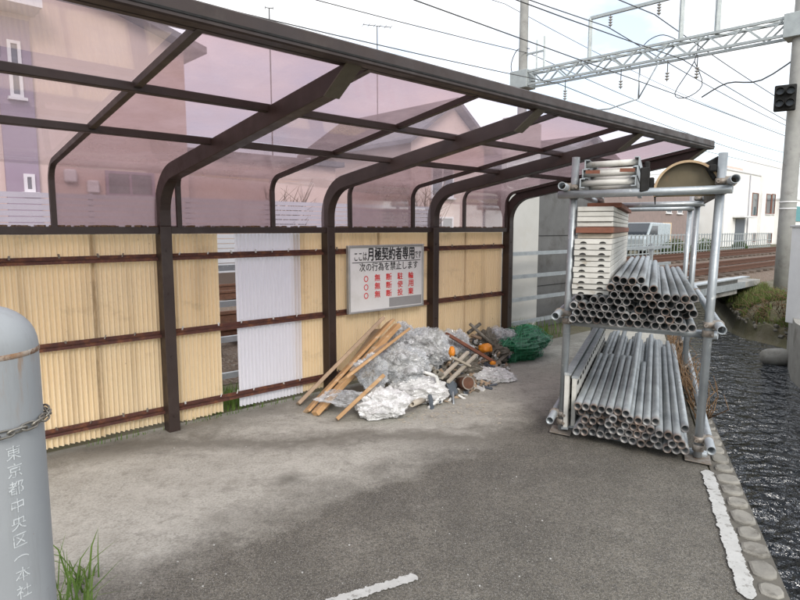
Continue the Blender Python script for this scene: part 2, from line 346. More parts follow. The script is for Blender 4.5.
# water
def water_mat():
    m, nt, out = nodes('canal_water'); P = pos(nt, (1, .8, 1))
    n1 = noi(nt, pos(nt, (1, 1.25, 1)), 3.6, 2, .5); n2 = noi(nt, P, 11, 3, .55); h = mixc(nt, .28, n1, n2)
    princ(nt, out, ramp(nt, noi(nt, P, 2, 4), .3, (.016, .022, .032), .7, (.03, .037, .048)), .02, 0, bump(nt, h, 1.0, .75), .6).inputs['IOR'].default_value = 1.85; return m
M['water'] = water_mat()
# lot surface: asphalt with the worn pale concrete apron along the shelter
def lot_mat():
    m, nt, out = nodes('lot_surface'); P = pos(nt); N = nt.nodes.new; L = nt.links.new
    sx = N('ShaderNodeSeparateXYZ'); L(P, sx.inputs[0])
    def lin(a, b):   # signed distance left of the line a->b (positive on the wall side)
        d = (b - a).normalized(); nx, ny = -d.y, d.x
        vm = N('ShaderNodeVectorMath'); vm.operation = 'DOT_PRODUCT'; L(P, vm.inputs[0]); vm.inputs[1].default_value = (nx, ny, 0)
        ad = N('ShaderNodeMath'); ad.operation = 'SUBTRACT'; L(vm.outputs['Value'], ad.inputs[0]); ad.inputs[1].default_value = a.x * nx + a.y * ny; return ad.outputs[0]
    d1 = lin(onz(65, 580), onz(480, 432))
    nbig = noi(nt, P, 1.4, 5, .6); nmid = noi(nt, P, 5, 6, .65); nfine = noi(nt, P, 90, 4, .7); ngr = noi(nt, P, 230, 2, .6)
    def madd(a, b, k, c):
        x = N('ShaderNodeMath'); x.operation = 'MULTIPLY_ADD'; L(b, x.inputs[0]); x.inputs[1].default_value = k; 
        y = N('ShaderNodeMath'); y.operation = 'ADD'; L(a, y.inputs[0]); x.inputs[2].default_value = c; L(x.outputs[0], y.inputs[1]); return y.outputs[0]
    dd = madd(d1, nbig, .7, -.30); dd = madd(dd, nmid, .35, -.17)
    pale = fl(nt, dd, -.22, 0, .22, 1)
    asph = ramp(nt, nmid, .3, (.138, .126, .102), .7, (.205, .188, .156))
    asph = mixc(nt, fl(nt, nbig, .40, .55, .60, 0), asph, (.085, .078, .066)); asph = mixc(nt, fl(nt, noi(nt, P, 2.6, 7, .72), .55, 0, .68, .45), asph, (.30, .28, .24)); asph = mixc(nt, fl(nt, noi(nt, P, 34, 5, .75), .56, 0, .66, .5), asph, (.25, .24, .215)); asph = mixc(nt, fl(nt, nfine, .38, .75, .60, 0), asph, (.042, .04, .036))
    asph = mixc(nt, fl(nt, ngr, .58, 0, .66, .85), asph, (.36, .35, .33))
    vo = N('ShaderNodeTexVoronoi'); vo.inputs['Scale'].default_value = 75; L(P, vo.inputs[0])
    asph = mixc(nt, fl(nt, vo.outputs[0], .12, .75, .22, 0), asph, (.33, .32, .295))
    conc = ramp(nt, nmid, .28, (.39, .375, .33), .72, (.52, .505, .45))
    conc = mixc(nt, fl(nt, nfine, .34, .6, .58, 0), conc, (.20, .19, .165)); conc = mixc(nt, fl(nt, noi(nt, P, 2.3, 7, .7), .50, 0, .66, .35), conc, (.60, .58, .52)); conc = mixc(nt, fl(nt, noi(nt, P, 13, 6, .75), .52, 0, .68, .55), conc, (.20, .19, .16))
    # dark damp streaks and the oil ring
    band = noi(nt, pos(nt, (1.0, 1.6, 1)), 1.9, 6, .6)
    conc = mixc(nt, fl(nt, band, .60, 0, .72, .6), conc, (.12, .112, .095))
    oc = onz(291, 480); vd = N('ShaderNodeVectorMath'); vd.operation = 'DISTANCE'; L(P, vd.inputs[0]); vd.inputs[1].default_value = (oc.x, oc.y, 0)
    od = madd(vd.outputs['Value'], nmid, .12, -.06)
    conc = mixc(nt, fl(nt, od, .02, .75, .13, 0), conc, (.09, .085, .07))
    # grime along the foot of the wall
    dw = lin(wp(0, 0, 0), wp(1, 0, 0)); gd = madd(dw, nmid, -.5, .25)
    conc = mixc(nt, fl(nt, gd, -.42, 0, -.05, .6), conc, (.13, .12, .095))
    # dark band between the pale apron and the wall
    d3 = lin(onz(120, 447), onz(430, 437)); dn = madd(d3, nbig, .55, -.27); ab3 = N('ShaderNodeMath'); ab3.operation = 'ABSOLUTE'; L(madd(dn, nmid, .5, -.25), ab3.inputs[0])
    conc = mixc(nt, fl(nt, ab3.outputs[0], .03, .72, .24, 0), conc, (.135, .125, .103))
    # cracks
    ms = N('ShaderNodeTexVoronoi'); ms.feature = 'DISTANCE_TO_EDGE'; ms.inputs['Scale'].default_value = .55; wv = N('ShaderNodeVectorMath'); wv.operation = 'ADD'; L(P, wv.inputs[0])
    nc = N('ShaderNodeTexNoise'); nc.inputs['Scale'].default_value = 2.5; nc.inputs['Detail'].default_value = 6; L(P, nc.inputs[0]); L(nc.outputs[1], wv.inputs[1]); L(wv.outputs[0], ms.inputs[0])
    col = mixc(nt, pale, asph, conc)
    col = mixc(nt, fl(nt, ms.outputs[0], .001, .22, .005, 0), col, (.06, .055, .05))
    princ(nt, out, col, fl(nt, nmid, .3, .75, .7, .95), 0, bump(nt, mixc(nt, .5, nfine, ngr), .45, .006), .3); return m
M['lot'] = lot_mat()

# ------------------------------------------------------------------ ground, canal, railway bed
SL = .382
def Lx(Y): return 1.53 + SL * (Y - 2.2)
KW = .135
RT = [(5.73, 8.6), (6.55, 10.0), (8.0, 11.3), (8.3, 12.4), (8.5, 13.4), (9.2, 15.0), (14.6, 30)]     # top of right bank
RB = [(5.73, 8.6), (6.55, 10.0), (7.15, 11.0), (6.95, 12.0), (7.1, 12.8), (7.8, 14.4), (13.8, 30)]   # foot at the water
WZ = -.75
g = MB()
g.add([(-600, -60, 0), (Lx(-60) - .02, -60, 0), (Lx(30) - .02, 30, 0), (-600, 30, 0)], [(0, 1, 2, 3)])
rt = [(Lx(-60) + 1.76, -60)] + RT
g.add([(600, -60, 0), (600, 30, 0)] + [(x, y, 0) for x, y in reversed(rt)], [list(range(2 + len(rt)))])
g.add([(-600, 30, 0), (600, 30, 0), (600, 1500, 0), (-600, 1500, 0)], [(0, 1, 2, 3)])
obj('ground', g, M['earth'], kind='structure')
# lot sheet
lot = MB(); e = .004
q = [(Lx(-8) - KW, -8), (Lx(10.4) - KW, 10.4)]
a = wp(-8, -.12, 0); b = wp(8.36, -.12, 0)
lot.add([(q[0][0], q[0][1], e), (b.x + .02, b.y, e), (a.x, a.y, e), (-9, -8, e)], [(0, 1, 2, 3)])
obj('parking_lot', lot, M['lot'], kind='structure')
# canal left wall, right wall, bed
w = MB()
w.add([(Lx(-60), -60, -1.2), (Lx(30), 30, -1.2), (Lx(30), 30, -.01), (Lx(-60), -60, -.01)], [(0, 1, 2, 3)])
w.add([(Lx(-60) - .02, -60, -.001), (Lx(30) - .02, 30, -.001), (Lx(30), 30, -.01), (Lx(-60), -60, -.01)], [(0, 1, 2, 3)])
obj('canal_wall', w, M['concrete'], kind='structure')
w = MB()
pts = [(Lx(-60) + 1.76, -60), RT[0], RT[1]]
for i in range(2):
    (x0, y0), (x1, y1) = pts[i], pts[i + 1]
    w.prism([(x0, y0, -1.2), (x0 + .14, y0, -1.2), (x0 + .14, y0, .10), (x0, y0, .10)], (x1 - x0, y1 - y0, 0))
obj('retaining_wall', w, M['concrete'], kind='structure')
w = MB(); w.add([(Lx(-60) - .1, -60, WZ), (40, -60, WZ), (40, 30, WZ), (Lx(30) - .1, 30, WZ)], [(0, 1, 2, 3)])
wm = MB(); wm.add([(Lx(-60) - .0, -60, WZ)] + [(Lx(-60) + 1.78, -60, WZ)] + [(x, y, WZ) for x, y in RB] + [(Lx(30), 30, WZ)], [list(range(3 + len(RB)))])
obj('water', wm, M['water'], kind='structure')
# grassy bank at the bend
bk = MB(); NB = 5
rows = []
def lerp2(P, k): 
    f = k * (len(P) - 1); i = min(int(f), len(P) - 2); t = f - i
    return Vector((P[i][0] * (1 - t) + P[i + 1][0] * t, P[i][1] * (1 - t) + P[i + 1][1] * t, 0))
TT, BB = RT[1:6] + [(10.2, 18)], RB[1:6] + [(9.2, 18)]
for j in range(9):
    k = j / 8; row = []
    for i in range(41):
        t, b_ = lerp2(TT, i / 40), lerp2(BB, i / 40)
        p = b_.lerp(t, k ** .9); z = -1.0 if j == 0 else (-.45 + .47 * math.sin(min(1, (j - 1) / 7) * 1.57))
        p.z = z + (.0 if j in (0,) else .10 * noise.noise(p * 3) + .05 * noise.noise(p * 9)); row.append(p)
    rows.append(row)
for j in range(8): bk.strip(rows[j], rows[j + 1], True)
obj('canal_bank', bk, M['earth'], kind='structure')
def blades(name, spots, hmin, hmax, mat, label=None, wdt=.006, lean=.5, **k):
    mb = MB()
    for p in spots:
        h = random.uniform(hmin, hmax); a = random.uniform(0, 6.283); d = Vector((math.cos(a), math.sin(a), 0)); s_ = Vector((-d.y, d.x, 0)) * wdt * random.uniform(.6, 1.4)
        l = random.uniform(.1, lean) * h; m1 = p + d * l * .35 + Vector((0, 0, h * .6)); m2 = p + d * l + Vector((0, 0, h * random.uniform(.75, 1)))
        mb.add([p - s_, p + s_, m1 + s_ * .7, m1 - s_ * .7, m2], [(0, 1, 2, 3), (3, 2, 4)])
    return obj(name, mb, mat, label=label, **k)
sp = []
for _ in range(11000):
    i = random.uniform(0, 40); j = random.uniform(1.3, 8); a, b_ = rows[int(j) if j < 8 else 7], rows[min(8, int(j) + 1)]
    ii = min(int(i), 39); p = a[ii].lerp(a[ii + 1], i - ii).lerp(b_[ii].lerp(b_[ii + 1], i - ii), j - int(j))
    if noise.noise(p * 1.9) > -.22: sp.append(p)
blades('bank_grass', sp[::2], .04, .15, M['grass'], 'green grass growing on the canal bank beside the track bridge', .007, kind='stuff', cat='grass')
blades('dry_bank_grass', sp[1::2], .04, .20, M['drygrass'], 'dry straw coloured grass on the canal bank by the pole', .006, .9, kind='stuff', cat='grass')
mb = MB(); rg = random.Random(21)
for _ in range(70):
    i = rg.uniform(0, 30); p = rows[1][int(i)].lerp(rows[2][int(i)], rg.random()) + Vector((rg.gauss(0, .08), rg.gauss(0, .08), 0)); r_ = rg.uniform(.015, .05)
    ax = Vector((rg.gauss(0, 1), rg.gauss(0, 1), rg.gauss(0, .4))).normalized(); ay = ax.orthogonal().normalized(); az = ax.cross(ay); mb.obox(p, ax * r_, ay * r_ * .7, az * r_ * .5)
obj('bank_rubble', mb, M['kerb'], None, 'broken stones along the foot of the canal bank', 'rubble', kind='stuff', bevel=.008)
mb = MB()
for _ in range(240):
    i = rg.uniform(0, 22); j = rg.uniform(1, 7); p = rows[int(j)][int(i)].lerp(rows[int(j) + 1][int(i) + 1], rg.random()); q_ = p + Vector((rg.gauss(-.1, .16), rg.gauss(-.1, .16), rg.uniform(.02, .28))); mb.tube([p, p.lerp(q_, .5) + Vector((0, 0, .05)), q_], [.006, .005, .002], 4)
obj('bank_twigs', mb, M['twig'], None, 'brown dead twigs lying on the canal bank', 'twigs', kind='stuff')
sp = []
for _ in range(1500):
    p = onz(random.uniform(788, 830), 0 + random.uniform(306, 322)); sp.append(Vector((p.x + .2, p.y, .0)))
blades('wall_top_grass', sp, .06, .3, M['grass'], 'grass hanging over the right hand retaining wall', .007, kind='stuff', cat='grass')
# kerb with stones
kb = MB(); Y0, Y1 = -2.0, 10.3
kd = Vector((SL, 1, 0)).normalized(); kn = Vector((kd.y, -kd.x, 0))
ka = Vector((Lx(Y0), Y0, 0)); kb_ = Vector((Lx(Y1), Y1, 0))
kb.bar((ka + kb_) / 2 - kn * (KW / 2) - kd * (kb_ - ka).length / 2 + Vector((0, 0, -.05)), (ka + kb_) / 2 - kn * (KW / 2) + kd * (kb_ - ka).length / 2 + Vector((0, 0, -.05)), KW, .118)
kerb = obj('canal_kerb', kb, M['kerb'], kind='structure')
sm_ = []
for k in range(5):
    mb = MB(); n_ = 10; rx, ry = .047 + .005 * (k % 3), .056 + .006 * ((k * 2) % 3)
    bot, mid, top = [], [], []
    for i in range(n_):
        a = 2 * math.pi * i / n_; c, s_ = math.cos(a), math.sin(a); f = (abs(c) ** 3.2 + abs(s_) ** 3.2) ** (-1 / 3.2) * (1 + .07 * random.uniform(-1, 1))
        bot.append(Vector((rx * c * f, ry * s_ * f, 0))); mid.append(Vector((rx * c * f * .97, ry * s_ * f * .97, .016))); top.append(Vector((rx * c * f * .8, ry * s_ * f * .8, .023 + .003 * random.uniform(-1, 1))))
    for A, B in ((bot, mid), (mid, top)):
        mb.add(A + B, [[i, (i + 1) % n_, n_ + (i + 1) % n_, n_ + i] for i in range(n_)], True)
    mb.add(top, [list(range(n_))]); sm_.append(raw_mesh('stone', mb, M['stone']))
t = 1.2; k = 0
while t < 11.3:
    p = ka + kd * t - kn * (KW * .44) + Vector((0, 0, .002))
    Mx = Matrix.Translation(p) @ Matrix.Rotation(math.atan2(kn.y, kn.x) + random.uniform(-.06, .06), 4, 'Z') @ Matrix.Diagonal((random.uniform(.92, 1.08), random.uniform(.95, 1.2), random.uniform(.6, 1.1), 1))
    inst('stone', sm_[k % 5], Mx, kerb); k += 1; t += random.uniform(.15, .175)
# worn white strip beside the kerb and the parking mark
def ragged(name, a, b, w0, z, label, seg=260, amp=.16):
    a, b = Vector(a), Vector(b); d = (b - a).normalized(); n = Vector((d.y, -d.x, 0)); mb = MB(); A, B = [], []
    for i in range(seg + 1):
        p = a.lerp(b, i / seg); x_ = i * 27 / seg; k1 = (noise.noise(Vector((x_, 1.3, 0))) + .6 * noise.noise(Vector((x_ * 4, 1.3, 0)))) * amp; k2 = (noise.noise(Vector((x_, 7.3, 0))) + .6 * noise.noise(Vector((x_ * 4, 7.3, 0)))) * amp; tap = min(1, .25 + min(i, seg - i) / (seg * .04))
        A.append(p - n * w0 * (.5 + k1) * tap + Vector((0, 0, z))); B.append(p + n * w0 * (.5 + k2) * tap + Vector((0, 0, z)))
    mb.strip(A, B); return obj(name, mb, M['paint'], kind='structure', label=label)
a = onz(707, 472); b = onz(749, 602)
ragged('edge_line', a, b, .066, .013, 'worn white strip along the kerb')
a = onz(417, 578); b = onz(325, 606)
ragged('parking_line', a, b, .052, .009, 'short worn white parking line', 120, .2)
# ---------------- railway
bl = MB(); S0, S1 = -14, 60
bl.add([wp(S0, -.9, .005), wp(S1, -.9, .005), wp(S1, -1.35, .18), wp(S0, -1.35, .18)], [(0, 1, 2, 3)])
bl.add([wp(S0, -1.35, .18), wp(S1, -1.35, .18), wp(S1, -7.6, .18), wp(S0, -7.6, .18)], [(0, 1, 2, 3)])
bl.add([wp(S0, -7.6, .18), wp(S1, -7.6, .18), wp(S1, -8.1, .005), wp(S0, -8.1, .005)], [(0, 1, 2, 3)])
obj('ballast', bl, M['ballast'], kind='structure')
slm = MB(); slm.obox((0, 0, 0), WD * .11, WN * 1.0, Vector((0, 0, .07))); sl_me = raw_mesh('sleeper', slm, M['sleeper'], bevel=.01)
for nm, mc, lab in (('railway_track', -2.35, 'rusty near railway track just behind the shelter'), ('railway_track', -5.9, 'far railway track beyond the near one')):
    tr = thing(nm, wp(0, mc, .18), lab, 'track', 'railway tracks')
    for sg in (-1, 1):
        rb = MB(); m = mc + sg * .57
        rb.wbox(S0, S1, m - .055, m + .055, .252, .268); rb.wbox(S0, S1, m - .012, m + .012, .268, .36)
        rl = obj('rail', rb, M['rust'], tr)
        rb = MB(); rb.wbox(S0, S1, m - .034, m + .034, .36, .40); obj('rail_head', rb, M['rust'], rl)
    for i in range(58):
        s = -1.5 + i * .62
        inst('sleeper', sl_me, Matrix.Translation(wp(s, mc, .182)), tr)
# track bridge slab over the canal
br = thing('track_bridge', wp(10.5, -.5, 0), 'low concrete slab bridge carrying the tracks over the canal', 'bridge')
mb = MB(); mb.wbox(6.6, 15.6, -7.8, -.62, .02, .172); obj('deck', mb, M['concrete'], br, bevel=.01)
mb = MB(); mb.wbox(6.6, 13.2, -.62, -.40, -.02, .36); obj('parapet', mb, M['concrete'], br, bevel=.015)
mb = MB(); mb.wbox(10.0, 13.4, -.34, -.30, .12, .26); mb.wbox(10.0, 13.4, -.40, -.22, .36, .385); obj('walkway_edge', mb, M['galv'], br)

# ------------------------------------------------------------------ bicycle shelter
sh = thing('bicycle_shelter', wp(0, 0, 0), 'dark brown cantilever bicycle shelter with mauve roof and yellowed corrugated wall', 'shelter')
POSTS = [-1.40, 0.0, 1.42, 2.73, 3.98]
RIBS = [-2.22, -1.45, -.68, .11, .87, 1.65, 2.43, 3.19, 3.93]
RSL = .155
def prof(base, r=.15, m1=2.1, off=0.0, nseg=8):
    """roof curve in (m, z): vertical from the sill, bend, then gentle rise"""
    pts = [(-off, EYE + .0), (-off, EYE + base)]
    c = (r, EYE + base); R_ = r + off; a_end = math.atan(RSL)
    for i in range(1, nseg + 1):
        a = math.pi - (math.pi / 2 - a_end) * i / nseg
        pts.append((c[0] + R_ * math.cos(a), c[1] + R_ * math.sin(a)))
    m, z = pts[-1]; pts.append((m1, z + RSL * (m1 - m))); return pts
def roof_z(m): 
    P = prof(.275)
    for (a, za), (b, zb) in zip(P, P[1:]):
        if a <= m <= b and b > a: return za + (zb - za) * (m - a) / (b - a)
    return P[-1][1]
SILL = EYE - .005
for s in POSTS:
    mb = MB(); mb.wbox(s - .04, s + .04, -.045, .05, 0, EYE + .02)
    post = obj('post', mb, M['bronze'], sh, bevel=.004)
    # bend and tapered arm as one hollow-looking box section
    up, lo = [], []
    up = [(-.045, EYE + .02)]; Q = [(.05, EYE + .02)]; c = (.30, EYE + .095)
    for i in range(0, 11):
        a = math.pi - (math.pi / 2 - .13) * i / 10; up.append((c[0] + .345 * math.cos(a), c[1] + .345 * math.sin(a))); Q.append((c[0] + .25 * math.cos(a), c[1] + .243 * math.sin(a)))
    up.append((2.125, up[-1][1] + .146 * (2.125 - up[-1][0])))
    mt = 1.95; Q.append((mt, Q[-1][1] + .152 * (mt - Q[-1][0])))
    poly = up + Q[::-1]
    mb = MB(); mb.prism([wp(s - .038, m, z) for m, z in poly], WD * .076)
    arm = obj('arm', mb, M['bronze'], post, bevel=.003)
    # pale weathered end cap
    (ma, za), (mb2, zb) = up[-1], Q[-1]
    mb = MB(); d = Vector((ma - mb2, 0, za - zb)).normalized(); out_ = Vector((d.z, 0, -d.x)) * .006
    pl = [wp(s - .043, ma, za), wp(s + .043, ma, za), wp(s + .043, mb2, zb), wp(s - .043, mb2, zb)]
    mb.prism(pl, WN * out_.x + Vector((0, 0, out_.z))); obj('end_cap', mb, M['cap'], arm)
    for z in (.12, .55, 1.0, 1.3): mb = MB(); mb.tube([wp(s, .05, z), wp(s, .056, z)], .009, 8); obj('bolt', mb, M['bronze'], post)
for s in RIBS:
    P = prof(.275, .15, 2.1); mb = MB()
    A = [(m, z) for m, z in P]; Bq = [(m + (.028 if i < 2 else .0) + (.028 * (1 - (i - 1) / 9) if 2 <= i < 10 else 0), z - (0 if i < 2 else .030 * min(1, (i - 1) / 8))) for i, (m, z) in enumerate(P)]
    mb.prism([wp(s - .016, m, z) for m, z in A + Bq[::-1]], WD * .032)
    obj('rib', mb, M['bronze'], sh)
mb = MB(); mb.wbox(-2.3, 4.02, -.04, .028, SILL - .028, SILL + .02); obj('sill_purlin', mb, M['bronze'], sh, bevel=.003)
for m in (.82, 1.456):
    z = roof_z(m); mb = MB(); mb.wbox(-2.28, 3.94, m - .022, m + .022, z - .042, z - .004); obj('purlin', mb, M['bronze'], sh, bevel=.003)
z = roof_z(2.1); mb = MB(); mb.wbox(-2.35, 4.06, 2.1, 2.16, z - .03, z + .045); mb.wbox(-2.35, 4.06, 2.06, 2.1, z - .03, z - .015)
fa = obj('fascia', mb, M['bronze'], sh, bevel=.006)
mb = MB(); mb.wbox(-2.35, 4.06, 2.158, 2.164, z - .012, z - .004); obj('gutter_groove', mb, M['dark'], fa)
# panels, alternate columns pale and smoked
BR = [(0, .82), (.82, 1.456), (1.456, 2.1)]
for i in range(len(RIBS) - 1):
    s0, s1 = RIBS[i] + .006, RIBS[i + 1] - .006; mat = M['clear'] if i in (1, 4, 6) else M['smoke']
    if i == 0: mat = M['smoke']
    for (ma, mb_) in BR:
        P = prof(.275, .15, 2.1, 0, 10)
        if ma == 0: c = [p for p in P if p[0] <= mb_] + [(mb_, roof_z(mb_))]
        else: c = [(ma, roof_z(ma)), (mb_, roof_z(mb_))]
        c = [(m, z + .003) for m, z in c]
        if ma == 0: c = [(m - .003, z) for m, z in c]; c[0] = (c[0][0], SILL + .021)
        mb = MB(); c2 = [(m - (.004 if (ma == 0 and k < 6) else 0), z + (.004 if not (ma == 0 and k < 2) else 0)) for k, (m, z) in enumerate(c)]
        # single skin sheet, 4 mm thick sheets read the same; keep one surface
        mb.strip([wp(s0, m, z) for m, z in c], [wp(s1, m, z) for m, z in c], True)
        obj('roof_panel', mb, mat, sh)
# grit on the sill
gr = MB()
for _ in range(420):
    s = random.uniform(-2, 3.9); r_ = random.uniform(.003, .011); p = wp(s, random.uniform(-.02, .015), SILL + .02 + r_ * .4)
    gr.obox(p, Vector((r_ * random.uniform(.7, 2), 0, 0)), Vector((0, r_, 0)), Vector((0, 0, r_ * .6)))
obj('leaf_litter', gr, M['twig'], sh, kind='stuff')
# corrugated sheets
def sheet(s0, s1, z0, z1, mat, m=-.062, jag=0.0):
    mb = MB(); per = .032; n = max(8, int((s1 - s0) / per * 8)); lo, hi = [], []
    for i in range(n + 1):
        s = s0 + (s1 - s0) * i / n; mm = m + .0135 * math.sin(2 * math.pi * s / per)
        lo.append(wp(s, mm, z0 + jag * noise.noise(Vector((s * 9, 3, 0))) + .004 * random.random())); hi.append(wp(s, mm, z1))
    mb.strip(lo, hi, True); obj('corrugated_sheet', mb, mat, sh)
sheet(-2.3, -1.62, .05, SILL - .03, M['yellow']); sheet(-1.64, -1.03, .05, SILL - .03, M['yellow'], -.066); sheet(-1.05, -.436, .045, SILL - .03, M['yellow'])
sheet(-.456, .03, .05, SILL - .03, M['yellow'], -.066); sheet(.03, .424, .03, SILL - .03, M['yellow'], -.062, .02)
sheet(.573, 1.165, .045, SILL - .03, M['white_sheet'], -.058); sheet(1.1, 1.45, .05, SILL - .03, M['yellow'], -.068)
sheet(1.45, 2.06, .05, SILL - .03, M['yellow']); sheet(2.04, 2.71, .05, SILL - .03, M['yellow'], -.067); sheet(2.71, 3.31, .05, SILL - .03, M['yellow']); sheet(3.29, 3.95, .05, SILL - .03, M['yellow'], -.067)
for z in (1.26, .715, .16):
    for s0, s1 in zip(POSTS, POSTS[1:]):
        mb = MB(); mb.wbox(s0 + .04, s1 - .04, -.046, -.012, z - .011, z - .006); mb.wbox(s0 + .04, s1 - .04, -.046, -.041, z - .006, z + .016)
        mb.wbox(s0 + .04, s1 - .04, -.016, -.012, z - .03, z - .006)
        rl = obj('girt_rail', mb, M['rail'], sh)
        s = s0 + .12
        while s < s1 - .08:
            cb = MB(); cb.bar(wp(s, -.035, z + .005), wp(s + random.uniform(-.01, .01), -.03, z + random.uniform(.022, .034)), .012, .006); s += random.uniform(.12, .3)
            obj('hook_bolt', cb, M['clamp'] if s0 != 0.0 else M['whiteplastic'], rl)

# ------------------------------------------------------------------ notice board
def text_mesh(body, size, bold=0.0):
    n_ = 0; k_ = bold; bold = 0.0
    cu = bpy.data.curves.new('lettering', 'FONT'); cu.body = body; cu.size = size; cu.align_x = 'CENTER'; cu.align_y = 'CENTER'; cu.offset = bold; cu.resolution_u = 3
    cu.extrude = .0004
    o = bpy.data.objects.new('tmp_lettering', cu); COL.objects.link(o); bpy.context.view_layer.update()
    me = bpy.data.meshes.new_from_object(o.evaluated_get(bpy.context.evaluated_depsgraph_get()))
    bpy.data.objects.remove(o); bpy.data.curves.remove(cu); me.name = 'lettering'
    if k_:
        V = [v.co.copy() for v in me.vertices]; F = [list(p.vertices) for p in me.polygons]; mb = MB()
        for i, (dx, dy) in enumerate(((0, 0), (k_, 0), (-k_, 0), (0, k_ * .7), (0, -k_ * .7))): mb.add([p + Vector((dx, dy, i * .00006)) for p in V], F)
        me = raw_mesh('lettering', mb, None)
    return me
SS0, SS1, SZ0, SZ1, SM = 1.60, 2.545, .695, 1.305, .035
nb = thing('notice_board', wp((SS0 + SS1) / 2, SM, SZ0), 'white notice board with black and red Japanese lettering hung on the shelter wall', 'sign')
mb = MB(); mb.wbox(SS0 + .012, SS1 - .012, SM - .012, SM + .006, SZ0 + .012, SZ1 - .012); obj('face', mb, M['sign'], nb)
mb = MB()
for a_, b_, c_, d_ in ((SS0, SS1, SZ0, SZ0 + .018), (SS0, SS1, SZ1 - .018, SZ1), (SS0, SS0 + .018, SZ0 + .018, SZ1 - .018), (SS1 - .018, SS1, SZ0 + .018, SZ1 - .018)):
    mb.wbox(a_, b_, SM - .02, SM + .02, c_, d_)
obj('frame', mb, M['alu'], nb, bevel=.003)
WM = Matrix((( WD.x, 0, WN.x, 0), (WD.y, 0, WN.y, 0), (0, 1, 0, 0), (0, 0, 0, 1)))
def put_text(body, fx, fy, hgt, width, mat, bold=0.0):
    me = text_mesh(body, 1.0, bold); xs = [v.co.x for v in me.vertices]; ys = [v.co.y for v in me.vertices]
    w_, h_ = max(xs) - min(xs), max(ys) - min(ys); cx, cy = (max(xs) + min(xs)) / 2, (max(ys) + min(ys)) / 2
    sx, sy = width / w_, hgt / h_
    for v in me.vertices: v.co = Vector(((v.co.x - cx) * sx, (v.co.y - cy) * sy, v.co.z))
    me.materials.append(mat)
    p = wp(SS0 + (SS1 - SS0) * fx, SM + .0075, SZ1 - (SZ1 - SZ0) * fy)
    inst('lettering', me, Matrix.Translation(p) @ WM, nb)
SWd = SS1 - SS0
put_text('ここは', .155, .165, .075, .145, M['black'], .012)
put_text('月極契約者専用', .555, .135, .125, .60, M['black'], .028)
put_text('です', .925, .165, .07, .085, M['black'], .012)
mb = MB(); mb.wbox(SS0 + .05, SS1 - .04, SM + .006, SM + .0075, SZ1 - .158, SZ1 - .152); obj('rule', mb, M['black'], nb)
put_text('次の行為を禁止します', .53, .325, .078, .74, M['black'], .012)
for i, t_ in enumerate(('無断駐輪', '無断使用', '無断投棄')):
    fy = .49 + i * .126
    put_text('○', .22, fy + .01, .056, .052, M['red'], .02)
    for k, ch in enumerate(t_): put_text(ch, .365 + k * .152, fy, .066, .070, M['red'], .02)
mb = MB(); mb.wbox(SS0 + .52 * SWd, SS1 - .025, SM + .006, SM + .0078, SZ0 + .026, SZ0 + .112); obj('grey_patch', mb, M['greypatch'], nb)

# ------------------------------------------------------------------ pipe fence behind the wall
fc = thing('pipe_fence', wp(4, -.42, 0), 'galvanized four rail pipe fence running behind the shelter wall', 'fence')
for z in (.22, .53, .83, 1.13):
    mb = MB(); mb.wbox(-3, 9.5, -.44, -.40, z - .024, z + .024); obj('fence_rail', mb, M['galv'], fc)
for s in (-2.2, -.6, 1.9, 4.12, 6.4, 8.8):
    mb = MB(); mb.wbox(s - .025, s + .025, -.49, -.44, 0, 1.2); obj('fence_post', mb, M['galv'], fc)
# relay cabinet
cs0, cp1, cs1 = px_s(506, -.68), px_s(539, -.68), px_s(598, -.76)
cb = thing('relay_cabinet', wp(5.4, -1.0, 0), 'tall grey trackside cabinet behind the pipe fence at the shelter end', 'cabinet')
mb = MB(); mb.wbox(cs0, cp1, -.78, -.68, 0, 2.9); obj('pale_pillar', mb, M['cab_light'], cb, bevel=.01)
mb = MB(); mb.wbox(cp1 + .01, cs1, -.86, -.76, .0, 2.7); obj('dark_panel', mb, M['cab_dark'], cb, bevel=.008)
mb = MB()
for z in (.62, 1.35, 2.0): mb.wbox(cp1 + .01, cs1, -.758, -.752, z, z + .008)
obj('panel_joint', mb, M['dark'], cb)

# ------------------------------------------------------------------ scaffold rack
A0 = onz(561, 433); B0 = onz(697, 461)
ra = (B0 - A0); RW = ra.length; ra.normalize(); PA = R(23.0); dp = Vector((math.sin(PA), math.cos(PA), 0)); pn = Vector((dp.y, -dp.x, 0))
def rk(q_, dep, z): return A0 + ra * (q_ + .022 * z) + dp * dep + Vector((0, 0, z))
rack = thing('scaffold_rack', A0, 'galvanized scaffold pipe rack loaded with pipes and boards beside the canal', 'rack')
PR = .0255
DEPS = (0.0, 2.15, 3.5)
for dep in DEPS:
    for q_ in (0, RW):
        top = (1.93 if q_ == 0 else 1.895) if dep == 0 else 1.76
        mb = MB(); mb.pipe(rk(q_, dep, .03), rk(q_, dep, top), PR, PR - .003); obj('upright', mb, M['galv'], rack)
        mb = MB(); c = rk(q_, dep, .02); mb.obox(c, ra * .075, dp * .075, Vector((0, 0, .004))); mb.tube([c, c + Vector((0, 0, .06))], .02, 8); obj('base_plate', mb, M['clamp'], rack)
    for z in (.032, .80, 1.68):
        off = dp * (.055)
        mb = MB(); mb.pipe(rk(-.10 if z > 1 or dep else -.02, dep, z) + off * (1 if z < 1.6 else .0) + (dp * -.05 if z > 1.6 else Vector()), rk(RW + .06, dep, z) + off * (1 if z < 1.6 else .0) + (dp * -.05 if z > 1.6 else Vector()), PR, PR - .003); obj('transom', mb, M['galv'], rack)
